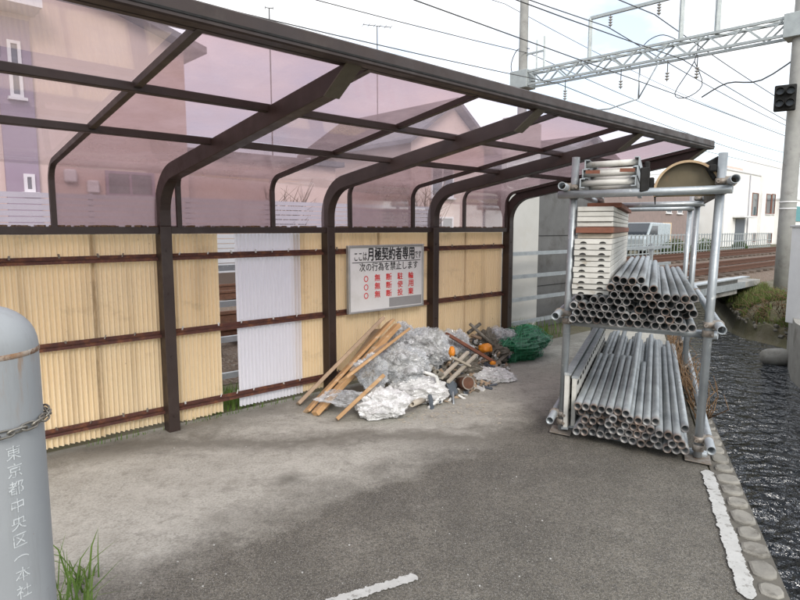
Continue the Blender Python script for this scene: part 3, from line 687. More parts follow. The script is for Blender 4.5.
for q_, sg in ((0, -1), (RW, 1)):
    for z in (.145, .87, 1.73):
        o_ = pn * sg * .055
        mb = MB(); mb.pipe(rk(q_, -.20, z) + o_, rk(q_, 3.75, z) + o_, PR, PR - .003); obj('ledger', mb, M['galv'], rack)
        for dep in DEPS:
            c = rk(q_, dep, z) + o_ * .5; mb = MB()
            mb.obox(c, pn * .036, dp * .016, Vector((0, 0, .028))); mb.tube([rk(q_, dep, z) - Vector((0, 0, .018)), rk(q_, dep, z) + Vector((0, 0, .018))], .032, 12); e2 = rk(q_, dep, z) + o_; mb.tube([e2 - dp * .018, e2 + dp * .018], .032, 12); mb.tube([c - dp * .05 - pn * sg * .045, c - pn * sg * .045], .007, 6); mb.tube([c - dp * .05 - pn * sg * .045, c - dp * .04 - pn * sg * .045], .012, 6)
            c2 = rk(q_, dep, z - .055); mb.tube([c2 - Vector((0, 0, .02)), c2 + Vector((0, 0, .02))], .034, 10); mb.tube([c2 - dp * .06 + ra * .02, c2 + ra * .02], .008, 6)
            obj('clamp', mb, M['clamp'], rack)
# diagonal brace on the canal side
# pipes
pm = {}
def pipe_mesh(L_, mat):
    k = (L_, mat)
    if k not in pm:
        mb = MB(); mb.pipe((0, 0, 0), (0, L_, 0), .0248, .0212, 14); pm[k] = raw_mesh('scaffold_pipe', mb, M[mat])
    return pm[k]
ORDS = ['first', 'second', 'third', 'fourth', 'fifth', 'sixth', 'seventh', 'eighth', 'ninth', 'tenth', 'eleventh', 'twelfth', 'thirteenth', 'fourteenth', 'fifteenth', 'sixteenth']
def lay_pipe(q_, dep, z, L_, mat, label, group):
    p = rk(q_, dep, z)
    ang = -PA + random.uniform(-.0025, .0025)
    inst('scaffold_pipe', pipe_mesh(L_, mat), Matrix.Translation(p) @ Matrix.Rotation(ang, 4, 'Z'), None, label=label, cat='pipe', group=group)
PIT = .0525
def stack(q0, q1, z0, rowsf, label, group, rustp, rng):
    n = int((q1 - q0) / PIT)
    for r_ in range(9):
        cnt_ = 0
        for i in range(n + (0 if r_ % 2 else 1)):
            q_ = q0 + PIT * (i + (.5 if r_ % 2 else 0))
            if r_ < rowsf((q_ - q0) / (q1 - q0)):
                dep = rng.uniform(-.17, -.10) + (.05 * rng.random() if rng.random() < .3 else 0); L_ = rng.choice((3.0, 3.4, 3.4))
                if r_ and rng.random() < .12: dep += rng.uniform(.05, .3)
                if z0 < .5 and r_ + 1 >= rowsf((q_ - q0) / (q1 - q0)) and (q_ - q0) / (q1 - q0) < .62 and rng.random() < .8: L_ = 1.8
                lay_pipe(q_, dep, z0 + .025 + r_ * PIT * .852, L_, 'pipe_rust' if rng.random() < rustp else 'pipe', label % (ORDS[cnt_], ORDS[r_]), group); cnt_ += 1
rng = random.Random(3)
stack(.125, RW - .05, .06, lambda f: 5 if f < .30 else 4.2 if f < .5 else 3.2 if f < .72 else 2.2, 'grey pipe, %s from the left in the %s row up of the lower stack', 'pipes in the lower stack', .45, rng)
stack(.055, RW - .045, .828, lambda f: 3.2 if f < .30 else 6.2 if f < .56 else 5.2 if f < .64 else 4.2 if f < .72 else 4.2, 'grey pipe, %s from the left in the %s row up of the middle stack', 'pipes in the middle stack', .2, rng)
# steel boards on edge at the left
def board_on_edge(q_, dep, L_, hgt, th, label):
    o = thing('steel_plank', rk(q_, dep, .05), label, 'plank', 'steel planks standing on edge')
    c = rk(q_, dep + L_ / 2, .05 + hgt / 2)
    mb = MB(); mb.obox(c, pn * th / 2, dp * L_ / 2, Vector((0, 0, hgt / 2))); obj('deck', mb, M['plankmetal'], o, bevel=.003)
    mb = MB(); 
    for z in (.05 + hgt - .004, .054): mb.obox(rk(q_, dep + L_ / 2, z) + pn * .002, pn * (th / 2 + .008), dp * (L_ / 2 + .004), Vector((0, 0, .008)))
    obj('edge_rail', mb, M['galv'], o)
    mb = MB()
    for i in range(16):
        for z in (.16, .26, .36): mb.obox(rk(q_, dep + .1 + i * L_ / 16, z) + pn * (th / 2 + .0005), pn * .0015, dp * .035, Vector((0, 0, .012)))
    obj('slot_row', mb, M['dark'], o)
board_on_edge(.028, -.04, 2.8, .40, .03, 'grey steel plank on edge, outermost at the left of the rack')
board_on_edge(.075, .02, 2.6, .37, .03, 'grey steel plank on edge, next to the lower pipe stack')
# white boards stacked flat above the middle pipes
z = 1.005; bi = 0
def flat_board(z, th, mat, dep, L_, w0, w1, label, slots, group='boards stacked on the middle pipes'):
    o = thing('scaffold_board', rk(w0, dep, z), label, 'board', group)
    c = (rk(w0, dep, z) + rk(w1, dep, z)) / 2 + dp * L_ / 2 + Vector((0, 0, th / 2))
    mb = MB(); mb.obox(c, pn * (w1 - w0) / 2 * .975, dp * L_ / 2, Vector((0, 0, th / 2 - .0015))); obj('deck', mb, mat, o, bevel=.003)
    if slots:
        f0 = c - dp * L_ / 2 - dp * .0008 + Vector((0, 0, -th / 2))
        for fx in (-.25, .25):
            mb = MB(); poly = [f0 + pn * (fx * (w1 - w0) + .022 * math.cos(a * math.pi / 6)) + Vector((0, 0, .006 + .014 * math.sin(a * math.pi / 6))) for a in range(7)]
            mb.prism(poly, dp * .004); obj('end_slot', mb, M['dark'], o)
    return o
ORD = ['lowest', 'second', 'third', 'fourth', 'fifth', 'sixth', 'seventh', 'eighth', 'ninth', 'tenth']
for i in range(10):
    flat_board(z, .038, M['plankmetal'], random.uniform(-.03, .0) + (.02 if i == 0 else 0), 2.4, .028 + random.uniform(-.004, .004), .272 + random.uniform(-.004, .004), 'pale steel scaffold board, %s from the bottom of the stack on the rack' % ORD[i] if i else 'pale steel scaffold board, lowest of the stack on the rack', True); z += .038
flat_board(z, .036, M['slat'], .03, 2.4, .04, .27, 'cream wooden board under the red brown one in the board stack', False); z += .036
flat_board(z, .043, M['brownplank'], -.01, 2.4, .03, .278, 'red brown board in the middle of the white board stack', False); z += .043
for i in range(4):
    flat_board(z, .034, M['plankmetal'], random.uniform(-.02, .01), 2.3, .034, .27, 'white board above the red brown one, %s of four' % ['lowest', 'second', 'third', 'topmost'][i], False); z += .034
flat_board(z, .038, M['brownplank'], .35, 1.8, .06, .30, 'dark brown board lying on top of the white board stack', False)
# frames lying on top
def frame(z, dep, label, q0=.045, q1=.40, L_=1.7):
    o = thing('tube_ladder', rk(q0, dep, z), label, 'ladder', 'tube ladders on top of the rack')
    for q_, sg in ((q0, 1), (q1, -1)):
        mb = MB(); c = rk(q_, dep + L_ / 2, z); mb.obox(c, pn * .004, dp * L_ / 2, Vector((0, 0, .030)))
        for zz in (-.028, .028): mb.obox(c + pn * sg * .014 + Vector((0, 0, zz)), pn * .014, dp * L_ / 2, Vector((0, 0, .003)))
        obj('side_channel', mb, M['galv'], o)
    for k in range(4):
        mb = MB(); mb.tube([rk(q0, dep + .05 + k * .5, z), rk(q1, dep + .05 + k * .5, z)], .021, 12); obj('rung', mb, M['plankmetal'], o)
    return o
for i, lab in enumerate(('lowest white tube ladder lying on top of the rack', 'middle white tube ladder on top of the rack with rusty hooks', 'topmost white tube ladder lying on top of the rack')):
    o = frame(1.752 + i * .063, -.06 + .03 * i, lab, .045 + .01 * i, .40 + .006 * i)
    if i == 1:
        for q_ in (.12, .34):
            mb = MB(); mb.bar(rk(q_ - .04, -.06, 1.823), rk(q_ + .05, -.06, 1.819), .014, .022); obj('hook', mb, M['brownplank'], o)
mb = MB(); c = rk(.455, -.02, 1.755); mb.obox(c, pn * .028, dp * .06, Vector((0, 0, .075))); mb.obox(c + pn * .01 + Vector((0, 0, .085)), pn * .015, dp * .03, Vector((0, 0, .03))); mb.obox(c + pn * .04 + Vector((0, 0, -.02)), pn * .015, dp * .03, Vector((0, 0, .035)))
obj('clamp_block', mb, M['dark'], None, 'dark steel clamp block wedged between the frames and the half round shell', 'clamp', bevel=.006)
mb = MB(); c = rk(RW - .05, .02, 1.81); mb.prism([c + pn * -.05 + Vector((0, 0, .03)), c + pn * .03 + Vector((0, 0, .075)), c + pn * .04 + Vector((0, 0, -.03)), c + pn * .01 + Vector((0, 0, -.07))], dp * .1); mb.obox(c + dp * -.02, pn * .02, dp * .03, Vector((0, 0, .02)))
obj('clamp_block', mb, M['dark'], None, 'dark angular clamp block at the right end of the rack top', 'clamp', bevel=.006)
# half round shell
hs = thing('half_round_shell', rk(.70, 0, 1.74), 'brown half round steel shell lying on top of the rack', 'shell')
def shell(r0, r1, d0, d1, a0=-8, a1=188, cz=1.675, cq=.705):
    mb = MB(); c0, c1 = rk(cq, d0, cz), rk(cq, d1, cz); n = 28; rings = [[], [], [], []]
    for i in range(n + 1):
        a = R(a0 + (a1 - a0) * i / n); v_ = pn * math.cos(a) + Vector((0, 0, math.sin(a)))
        rings[0].append(c0 + v_ * r1); rings[1].append(c1 + v_ * r1); rings[2].append(c1 + v_ * r0); rings[3].append(c0 + v_ * r0)
    for i in range(4): mb.strip(rings[i], rings[(i + 1) % 4], True)
    return mb
obj('shell', shell(.178, .186, .0, 1.3), M['olive'], hs); obj('front_rim', shell(.176, .190, -.012, .002), M['rim'], hs)
mb = MB(); c1 = rk(.705, .05, 1.675); mb.prism([c1 + (pn * math.cos(R(a)) + Vector((0, 0, math.sin(R(a))))) * .1775 for a in range(-8, 189, 7)], dp * .006); obj('end_plate', mb, M['olive'], hs)

# ------------------------------------------------------------------ gas cylinder with chain
gc = Vector((-.846, 1.165, 0)); GR = .114; GT = 1.302
gs = thing('gas_cylinder', gc, 'blue grey gas cylinder with white vertical lettering at the left edge', 'gas cylinder')
def lathe(mb, c, prof_, seg=48):
    rings = []
    for r_, z in prof_:
        rings.append([c + Vector((r_ * math.cos(2 * math.pi * k / seg), r_ * math.sin(2 * math.pi * k / seg), z)) for k in range(seg)])
    b = len(mb.v); mb.v += [p for r_ in rings for p in r_]
    for i in range(len(rings) - 1):
        for k in range(seg):
            k2 = (k + 1) % seg; mb.f.append([b + i * seg + k, b + i * seg + k2, b + (i + 1) * seg + k2, b + (i + 1) * seg + k]); mb.sm.append(True)
    return mb
pr = [(GR * .96, 0), (GR, .02)] + [(GR, z / 10) for z in range(1, 13)] + [(GR * math.cos(R(a)) ** .8, GT - .085 + .085 * math.sin(R(a))) for a in (0, 10, 20, 30, 40, 50, 60, 70, 80, 89)]
obj('body', lathe(MB(), gc, pr), M['cyl'], gs)
obj('weld_band', lathe(MB(), gc, [(GR + .0002, 1.203), (GR + .0018, 1.2055), (GR + .0018, 1.211), (GR + .0002, 1.2135)]), M['cylrust'], gs)
view = math.atan2(-gc.y, -gc.x)      # towards the camera
def cyl_text(body, ang0, z0, size):
    for k, ch in enumerate(body):
        vert = ch in '（）'
        me = text_mesh(ch, size)
        xs = [v.co.x for v in me.vertices]; ys = [v.co.y for v in me.vertices]; cx, cy = (max(xs) + min(xs)) / 2, (max(ys) + min(ys)) / 2
        zc = z0 - k * size * 1.16
        for v in me.vertices:
            x, y = v.co.x - cx, v.co.y - cy
            if vert: x, y = y, -x
            a = ang0 + x / GR; r_ = GR + .0006 + (v.co.z) * .5
            v.co = Vector((r_ * math.cos(a), r_ * math.sin(a), zc + y))
        me.materials.append(M['letter_white']); inst('lettering', me, Matrix.Translation(gc), gs)
cyl_text('東京都中央区（本社）', view + R(27), 1.022, .0305)
ch = thing('chain', gc + Vector((0, 0, 1.04)), 'steel link chain round the blue grey gas cylinder', 'chain')
mb = MB(); lp = []
for i in range(17):
    a = 2 * math.pi * i / 16; lp.append(Vector((.0125 * math.cos(a) + (.006 if math.cos(a) > 0 else -.006), .0075 * math.sin(a), 0)))
mb.tube(lp, .0023, 6, False); link = raw_mesh('link', mb, M['chain'])
NL = 30
for i in range(NL):
    a = 2 * math.pi * i / NL; ca, sa = math.cos(a), math.sin(a)
    tz = 1.06 + .008 * math.cos(a - view - R(75)); T = Vector((-sa, ca, 0)); Nn = Vector((ca, sa, 0)); Z = Vector((0, 0, 1))
    up, sd_ = (Z, Nn) if i % 2 else (Nn, Z); up, sd_ = (Nn * .7 + Z * .7, Nn * -.7 + Z * .7) if i % 2 else (Nn * -.7 + Z * .7, Nn * .7 + Z * .7)
    Mx = Matrix((( T.x, sd_.x, up.x, 0), (T.y, sd_.y, up.y, 0), (T.z, sd_.z, up.z, 0), (0, 0, 0, 1)))
    inst('link', link, Matrix.Translation(gc + Nn * (GR + .0075) + Z * tz) @ Mx, ch)

# ------------------------------------------------------------------ rubbish heap
def fromray(u, v, p): return p
def plank(u0, v0, u1, v1, m1, w_, t_, mat, label, name='timber_plank', m0=None, group='loose timber planks', twist=0.):
    a = onz(u0, v0, t_ * .6) if m0 is None else onwall(u0, v0, m0); b = onwall(u1, v1, m1)
    d = (b - a).normalized(); up = Vector((0, 0, 1)); x = d.cross(up).normalized(); y = x.cross(d)
    x2 = x * math.cos(twist) + y * math.sin(twist); y2 = y * math.cos(twist) - x * math.sin(twist)
    mb = MB(); mb.obox((a + b) / 2, x2 * w_ / 2, d * (b - a).length / 2, y2 * t_ / 2)
    return obj(name, mb, M[mat], None, label, 'plank', group, bevel=.003, origin=a)
plank(298, 404, 383, 318, .18, .085, .03, 'wood_grey', 'long pale timber, leftmost of those leaning on the heap', twist=.5)
plank(306, 412, 391, 321, .24, .125, .024, 'wood', 'wide tan timber board leaning on the heap, second from the left', twist=.5)
plank(315, 414, 398, 325, .33, .075, .04, 'wood', 'timber batten leaning on the heap right of the wide tan board', twist=.3)
plank(322, 409, 378, 330, .10, .09, .03, 'wood_grey', 'grey brown timber behind the wide tan board', twist=.2)
plank(343, 380, 406, 331, .50, .115, .022, 'wood', 'bright orange tan board lying across the heap', m0=.75, twist=.6)
plank(337, 419, 384, 375, .80, .075, .03, 'wood', 'short tan timber in front of the heap by the white bags', twist=.4)
plank(320, 404, 374, 362, .42, .1, .022, 'wood_grey', 'pale plank half hidden under the leaning timbers', twist=.3)
plank(352, 372, 388, 344, .40, .05, .03, 'wood_grey', 'short grey timber under the bright orange tan board', m0=.55)
def crumple(name, c, rad, mat, label, cat='bag', seed=0, sub=6, amp=.25, junk=True, flat=.0, group=None, jm='junk'):
    th = thing(name, Vector((c[0], c[1], max(0, c[2] - rad[2]))), label, cat, group)
    def blob(nm, k, mat_, sub_, amp_):
        bm = bmesh.new(); bmesh.ops.create_icosphere(bm, subdivisions=sub_, radius=1)
        off = Vector((seed * 7.1, seed * 3.7, seed * 1.9)); rf = random.Random(seed * 17 + 3); folds = []
        for i in range(130):
            cc = Vector((rf.gauss(0, 1), rf.gauss(0, 1), rf.gauss(0, 1))).normalized(); nn = Vector((rf.gauss(0, 1), rf.gauss(0, 1), rf.gauss(0, 1))).normalized(); ww = rf.choice((.9, .6, .4, .3))
            folds.append((nn, cc.dot(nn) + rf.uniform(-.1, .1), rf.choice((-1, -1, -1, 1)) * rf.uniform(.6, 1.5) * (.5 + .5 / ww) * .5, cc, ww))
        for v in bm.verts:
            p = v.co.copy(); n1 = noise.noise(p * 1.5 + off); cr = 0.0
            for nn, dd_, aa, cc, ww in folds:
                w_ = max(0., 1 - (p - cc).length / ww)
                if w_: cr += aa * w_ * (abs(p.dot(nn) - dd_) - .12)
            n2 = abs(n1); q3 = Vector((p.x + .3 * n1, p.y * 1.7, p.z * .8)); r5 = (1 - abs(noise.noise(q3 * 2.5 + off))) ** 5; r6 = (1 - abs(noise.noise(q3.zxy * 5.0 + off))) ** 5; f = 1 + amp_ * (1.0 * n1 + 2.6 * cr + .75 * (r5 - .4) + .32 * (r6 - .4))
            q_ = p * f * k; w3 = Vector((q_.x * rad[0], q_.y * rad[1], q_.z * rad[2])) + Vector(c)
            if w3.z < .012: w3.z = .012 + .012 * n2
            v.co = w3 - ORG[th.name]
        me = bpy.data.meshes.new(nm); bm.to_mesh(me); bm.free()
        if mat_ is M['junk']: pass
        me.materials.append(mat_); o = bpy.data.objects.new(nm, me); COL.objects.link(o); o.parent = th; ORG[o.name] = ORG[th.name]
        me.polygons.foreach_set('use_smooth', [False] * len(me.polygons))
    blob('film', 1.0, mat, sub, amp)
    if junk: blob('contents', .82, M[jm], 5, amp * 1.5)
    return th
def at_m(u, v, m): return onwall(u, v, m)
crumple('plastic_bag', at_m(424, 349, .40), (.26, .24, .20), M['bagclear'], 'big clear plastic bag at the middle of the heap', seed=1)
crumple('plastic_bag', at_m(402, 363, .58), (.23, .2, .17), M['bagclear'], 'clear plastic bag right of the leaning timbers', seed=2)
crumple('plastic_bag', at_m(405, 338, .26), (.17, .14, .13), M['bagclear'], 'small clear plastic bag against the sheet wall under the notice board', seed=3)
crumple('plastic_bag', at_m(381, 405, .82), (.20, .16, .12), M['bagwhite'], 'crumpled white plastic bag at the front of the heap', seed=4, amp=.23)
crumple('plastic_bag', at_m(417, 391, .72), (.24, .17, .13), M['bagwhite'], 'open white carrier bag at the middle front of the heap', seed=5, amp=.23)
crumple('plastic_bag', at_m(490, 379, .66), (.25, .19, .11), M['bagwhite'], 'flattened pale plastic bag at the right front of the heap', seed=6, amp=.22)
crumple('plastic_bag', at_m(496, 341, .15), (.22, .16, .15), M['bagclear'], 'clear plastic bag at the back beside the last post', seed=7)
crumple('plastic_bag', at_m(452, 348, .30), (.18, .16, .16), M['bagclear'], 'clear plastic bag behind the red brown board', seed=8)
crumple('plastic_sheet', at_m(351, 398, .60), (.23, .13, .05), M['bagclear'], 'thin clear plastic sheet lying under the timbers', 'plastic sheet', seed=9, amp=.3, junk=False)
crumple('plastic_sheet', at_m(371, 373, .60), (.12, .1, .13), M['bagclear'], 'crumpled clear plastic film between the timbers and the bags', 'plastic sheet', seed=12, amp=.35, junk=False)
crumple('scrap_mound', at_m(452, 372, .36), (.30, .18, .17), M['scrap'], 'mixed grey scrap in the middle of the heap', 'scrap', seed=10, amp=.5, junk=False)
crumple('scrap_mound', at_m(483, 352, .18), (.24, .14, .16), M['scrap'], 'dark tangled scrap behind the orange lumps', 'scrap', seed=11, amp=.7, junk=False)
# carrier bag handle
mb = MB(); pts = [at_m(*p) for p in ((424, 372, .86), (436, 376, .88), (440, 390, .9), (436, 402, .92), (428, 408, .92))]; mb.tube(pts, [.012, .017, .019, .017, .012], 8)
obj('carrier_bag_handle', mb, M['whiteplastic'], None, 'white carrier bag handle looping over the front of the heap', 'bag handle', origin=pts[0])
# brown board, slats, plates, can, orange lumps
plank(447, 334, 494, 362, .62, .085, .03, 'brownplank', 'red brown flaking board slanting down across the heap', 'painted_board', m0=.42)
plank(441, 378, 468, 352, .66, .03, .025, 'slat', 'left one of two cream slats crossing the scrap', 'cream_slat', m0=.85)
plank(448, 382, 476, 355, .66, .03, .025, 'slat', 'right one of two cream slats crossing the scrap', 'cream_slat', m0=.85)
plank(452, 357, 470, 366, .76, .03, .02, 'slat', 'short cream crosspiece over the two slats', 'cream_slat', m0=.76)
def lump(name, u, v, m, r_, mat, label, cat, seed, amp=.3):
    c = at_m(u, v, m); bm = bmesh.new(); bmesh.ops.create_icosphere(bm, subdivisions=3, radius=1)
    for vv in bm.verts:
        p = vv.co.copy(); f = 1 + amp * (noise.noise(p * 1.8 + Vector((seed, 0, 0))) + .5 * noise.noise(p * 5 + Vector((seed, 0, 0)))); vv.co = Vector((p.x * r_[0], p.y * r_[1], p.z * r_[2])) * f
    me = bpy.data.meshes.new(name); bm.to_mesh(me); bm.free(); me.materials.append(M[mat]); me.polygons.foreach_set('use_smooth', [True] * len(me.polygons))
    o = bpy.data.objects.new(name, me); COL.objects.link(o); o.location = c; ORG[o.name] = c; tag(o, label, cat); return o
lump('orange_sack', 485, 348, .45, (.075, .06, .045), 'orange', 'larger orange plastic lump on the right of the heap', 'plastic lump', 3)
lump('orange_sack', 452, 352, .72, (.028, .03, .05), 'orange', 'small orange plastic lump by the cream slats', 'plastic lump', 5)
lump('orange_sack', 493, 363, .66, (.03, .025, .02), 'orange', 'orange end piece at the foot of the red brown board', 'plastic lump', 9)
mb = MB(); c = at_m(466, 383, .84); d = Vector((.3, -.9, .25)).normalized(); mb.tube([c + d * .05, c - d * .12], [.058, .052], 16)
cn = obj('rusty_can', mb, M['rust'], None, 'round rusty tin in the scrap at the front of the heap', 'tin', origin=c)
mb = MB(); mb.pipe(c + d * .056, c + d * .045, .061, .052, 16); obj('lid_rim', mb, M['clamp'], cn)
for (u, v, m, wv, hv, lab, r_) in ((452, 388, .86, .085, .13, 'leaning slate grey plate in the scrap, left one', .3), (470, 396, .86, .14, .085, 'slate grey plate lying in front of the rusty tin', -.25)):
    c = at_m(u, v, m); x = (WD * math.cos(r_) + Vector((0, 0, 1)) * math.sin(r_)); y = (Vector((0, 0, 1)) * .85 - WN * .5).normalized()
    mb = MB(); mb.obox(c, x * wv / 2, y * hv / 2, x.cross(y).normalized() * .006); obj('grey_plate', mb, M['greydark'], None, lab, 'plate', origin=c, bevel=.003)
def tubelet(a, b, r_, mat, label, name='scrap_tube'):
    mb = MB(); mb.pipe(a, b, r_, r_ * .7, 10); obj(name, mb, M[mat], None, label, 'tube', 'loose scrap tubes', origin=a)
tubelet(at_m(437, 372, .9), at_m(449, 380, .72), .022, 'scrap', 'open ended scrap tube beside the cream slats')
tubelet(at_m(412, 404, .98), at_m(426, 399, .8), .024, 'slat', 'pale tube end under the white carrier bag')
tubelet(at_m(454, 409, 1.0), at_m(452, 380, .78), .010, 'galv', 'thin bright rod standing in the scrap')
tubelet(at_m(470, 324, .2), at_m(505, 356, .36), .016, 'scrap', 'dark rod lying over the tangled scrap')
tubelet(at_m(468, 333, .14), at_m(480, 324, .14), .02, 'scrap', 'dark stub sticking up at the back of the heap')
# small random scraps, too many to count
rg = random.Random(5)
for nm, mt_, cnt, lab in (('scrap_bits', 'scrap', 300, 'small grey scrap bits filling the gaps of the heap'), ('plastic_bits', 'whiteplastic', 170, 'small white plastic bits among the scrap of the heap'), ('wood_bits', 'wood_grey', 130, 'small brown wood bits among the scrap of the heap'), ('dark_bits', 'greydark', 120, 'small dark bits among the scrap of the heap')):
    mb = MB()
    for _ in range(cnt):
        u = rg.uniform(428, 508); v = rg.uniform(338, 400) - (u - 465) * .12; c = at_m(u, v, max(.12, .88 - (400 - v) * .0115 + rg.uniform(-.08, .04)))
        if c.z < .01: c.z = .012
        r_ = rg.uniform(.006, .026); ax = Vector((rg.gauss(0, 1), rg.gauss(0, 1), rg.gauss(0, .6))).normalized(); ay = ax.orthogonal().normalized(); az = ax.cross(ay)
        mb.obox(c, ax * r_ * rg.uniform(1, 3.5), ay * r_ * rg.uniform(.3, 1), az * r_ * rg.uniform(.1, .5))
    obj(nm, mb, M[mt_], None, lab, 'scrap', kind='stuff')
mb = MB()
for _ in range(160):
    p = onz(rg.gauss(440, 32), rg.uniform(402, 424)); r_ = rg.uniform(.002, .007); a = rg.uniform(0, 3.1)
    mb.obox(p + Vector((0, 0, .006 + r_ * .25)), Vector((math.cos(a), math.sin(a), 0)) * r_ * rg.uniform(1, 2.2), Vector((-math.sin(a), math.cos(a), 0)) * r_, Vector((0, 0, r_ * .25)))
obj('ground_crumbs', mb, M['slat'], None, 'pale crumbs scattered on the concrete before the heap', 'crumbs', kind='stuff')
mb = MB()
for _ in range(60):
    p = onz(rg.uniform(70, 560), rg.uniform(440, 590)); r_ = rg.uniform(.0015, .004)
    mb.obox(p + Vector((0, 0, .004 + r_ * .3)), Vector((r_, 0, 0)), Vector((0, r_ * .8, 0)), Vector((0, 0, r_ * .4)))
obj('pale_grit', mb, M['paint'], None, 'pale grit scattered over the dark asphalt', 'grit', kind='stuff')
# green net
net = thing('green_net', onwall(522, 378, .30), 'heap of dark green plastic netting at the right end of the rubbish', 'netting')
def netblob(nm, k, mat, wire):
    c = onwall(521, 364, .26); c.z = .13; rad = (.40, .25, .205)
    bm = bmesh.new(); bmesh.ops.create_uvsphere(bm, u_segments=34 if wire else 40, v_segments=18 if wire else 24, radius=1)
    for v in bm.verts:
        p = v.co.copy(); f = (1 + .34 * noise.noise(p * 1.7 + Vector((4, 1, 2))) + .16 * ((1 - abs(noise.noise(Vector((p.x * 3 + p.z * 2, p.y * 3 - p.z, p.z * 1.2)) + Vector((1, 5, 2))))) ** 4 - .4)) * k
        p = Vector((p.x * rad[0] * f, p.y * rad[1] * f, p.z * rad[2] * f)); p = WD * p.x + WN * p.y + Vector((0, 0, p.z)) + c
        p.z = max(p.z, .01); v.co = p - ORG[net.name]
    if wire: bmesh.ops.wireframe(bm, faces=bm.faces[:], thickness=.007, use_replace=True, use_even_offset=False)
    me = bpy.data.meshes.new(nm); bm.to_mesh(me); bm.free(); me.materials.append(M[mat]); o = bpy.data.objects.new(nm, me); COL.objects.link(o); o.parent = net; ORG[o.name] = ORG[net.name]
netblob('folded_net', .95, 'greennet', False); netblob('net_mesh', 1.03, 'greennet2', True)
crumple('plastic_sheet', onwall(532, 342, .05), (.20, .12, .07), M['bagclear'], 'clear film draped over the green netting', 'plastic sheet', seed=14, amp=.4, junk=False)
# ------------------------------------------------------------------ grass tufts
sp = [onz(random.gauss(74, 15), random.uniform(575, 650)) for _ in range(110)]
blades('grass_tuft', sp, .06, .24, M['grass'], 'tuft of long green grass beside the gas cylinder', .0045, 1.1, cat='grass', kind='stuff')
sp = [wp(random.uniform(.3, .75), random.uniform(-.5, -.1), 0) for _ in range(420)]
blades('grass_tuft', sp, .06, .2, M['grass'], 'green grass seen through the gap in the sheet wall', .004, cat='grass', kind='stuff')
sp = [wp(random.gauss(4.75, .35), random.uniform(-.62, -.12), 0) for _ in range(520)]
blades('grass_tuft', sp, .08, .30, M['grass'], 'green grass under the pipe fence beyond the last post', .006, cat='grass', kind='stuff')
sp = [wp(random.uniform(-.6, 1.4), random.uniform(-.06, -.03), 0) for _ in range(130)]
blades('wall_foot_grass', sp, .02, .07, M['grass'], 'sparse weeds along the foot of the sheet wall', .003, cat='grass', kind='stuff')
mb = MB(); rg = random.Random(9)
for _ in range(300):
    t = rg.uniform(3.2, 8.5); p = ka + kd * (t + 2.2) - kn * rg.uniform(.02, .12); p.z = .01
    if p.y < 4.3 or p.y > 9: continue
    q_ = p + Vector((max(-.12, min(.06, rg.gauss(-.03, .05))), max(-.2, min(.2, rg.gauss(0, .1))), rg.uniform(.08, .30))); mid = p.lerp(q_, .5) + Vector((rg.gauss(0, .04), rg.gauss(0, .04), 0))
    mb.tube([p, mid, q_], [.005, .004, .0015], 5)
obj('dead_stems', mb, M['twig'], None, 'brown dead stems growing along the kerb behind the pipe rack', 'dead plants', kind='stuff')
# ------------------------------------------------------------------ boulder, white cabinet at the right edge
dr = onz(776, 357, WZ + .12); mb = MB(); ax = Vector((.92, -.3, .06)).normalized()
pr_ = [(-.235, .02), (-.225, .075), (-.19, .11), (-.12, .135), (0, .145), (.1, .142), (.19, .12), (.225, .085), (.24, .03)]
mb.tube([dr + ax * a_ for a_, _ in pr_], [r_ for _, r_ in pr_], 18)
obj('concrete_drum', mb, M['concrete'], None, 'pale rounded concrete lump lying in the canal by the right bank', 'boulder', origin=dr)
wc = onz(793, 327, .08); wc = Vector((6.27, 8.9, 0))
wt = thing('white_cabinet', wc, 'white steel cabinet at the right edge on the canal bank', 'cabinet')
mb = MB(); mb.box(wc.x - .24, wc.x + .5, wc.y, wc.y + .4, 0, 1.47); obj('body', mb, M['trim'], wt, bevel=.01)
mb = MB(); mb.box(wc.x - .26, wc.x + .52, wc.y - .02, wc.y + .42, 1.472, 1.51); obj('cap', mb, M['alu'], wt, bevel=.006)
for z_ in (.3, .62, .95, 1.25):
    mb = MB(); mb.tube([(wc.x - .19, wc.y - .004, z_), (wc.x - .19, wc.y + .01, z_)], .016, 8); obj('bolt', mb, M['dark'], wt)

# ------------------------------------------------------------------ gantry, wires, signal
GA, GB = Vector((8.95, 14.0, 0)), Vector((3.75, 19.0, 0))
GZ = 5.95
gt = thing('catenary_gantry', GA, 'grey steel lattice gantry on two concrete poles spanning the railway', 'gantry')
for P_, zt, r0, r1, nm in ((GA, 9.5, .175, .145, 'near_pole'), (GB, 9.5, .155, .125, 'far_pole')):
    mb = MB(); mb.tube([P_ + Vector((0, 0, z)) for z in (-.05, 2, 4, 6, 8, zt)], [r0 + (r1 - r0) * k / 5 for k in range(6)], 20); p_ = obj('pole', mb, M['polec'], gt)
    mb = MB()
    for z in (1.9, 2.05): mb.tube([P_ + Vector((0, 0, z)), P_ + Vector((0, 0, z + .03))], r0 + .004, 20)
    obj('band', mb, M['trim'], p_)
    mb = MB(); mb.obox(P_ + Vector((0, 0, GZ)), (GB - GA).normalized() * .30, Vector((.69, .72, 0)) * .26, Vector((0, 0, .26))); obj('beam_box', mb, M['steelgrey'], gt, bevel=.01)
gd_ = (GB - GA).normalized(); gw = Vector((-gd_.y, gd_.x, 0)); GL = (GB - GA).length
ends = {}
for sw in (-1, 1):
    for sz in (-1, 1):
        mb = MB(); mb.bar(GA + gw * sw * .18 + Vector((0, 0, GZ + sz * .19)), GB + gw * sw * .18 + Vector((0, 0, GZ + sz * .19)), .06, .06); obj('chord', mb, M['steelgrey'], gt)
nb_ = 16
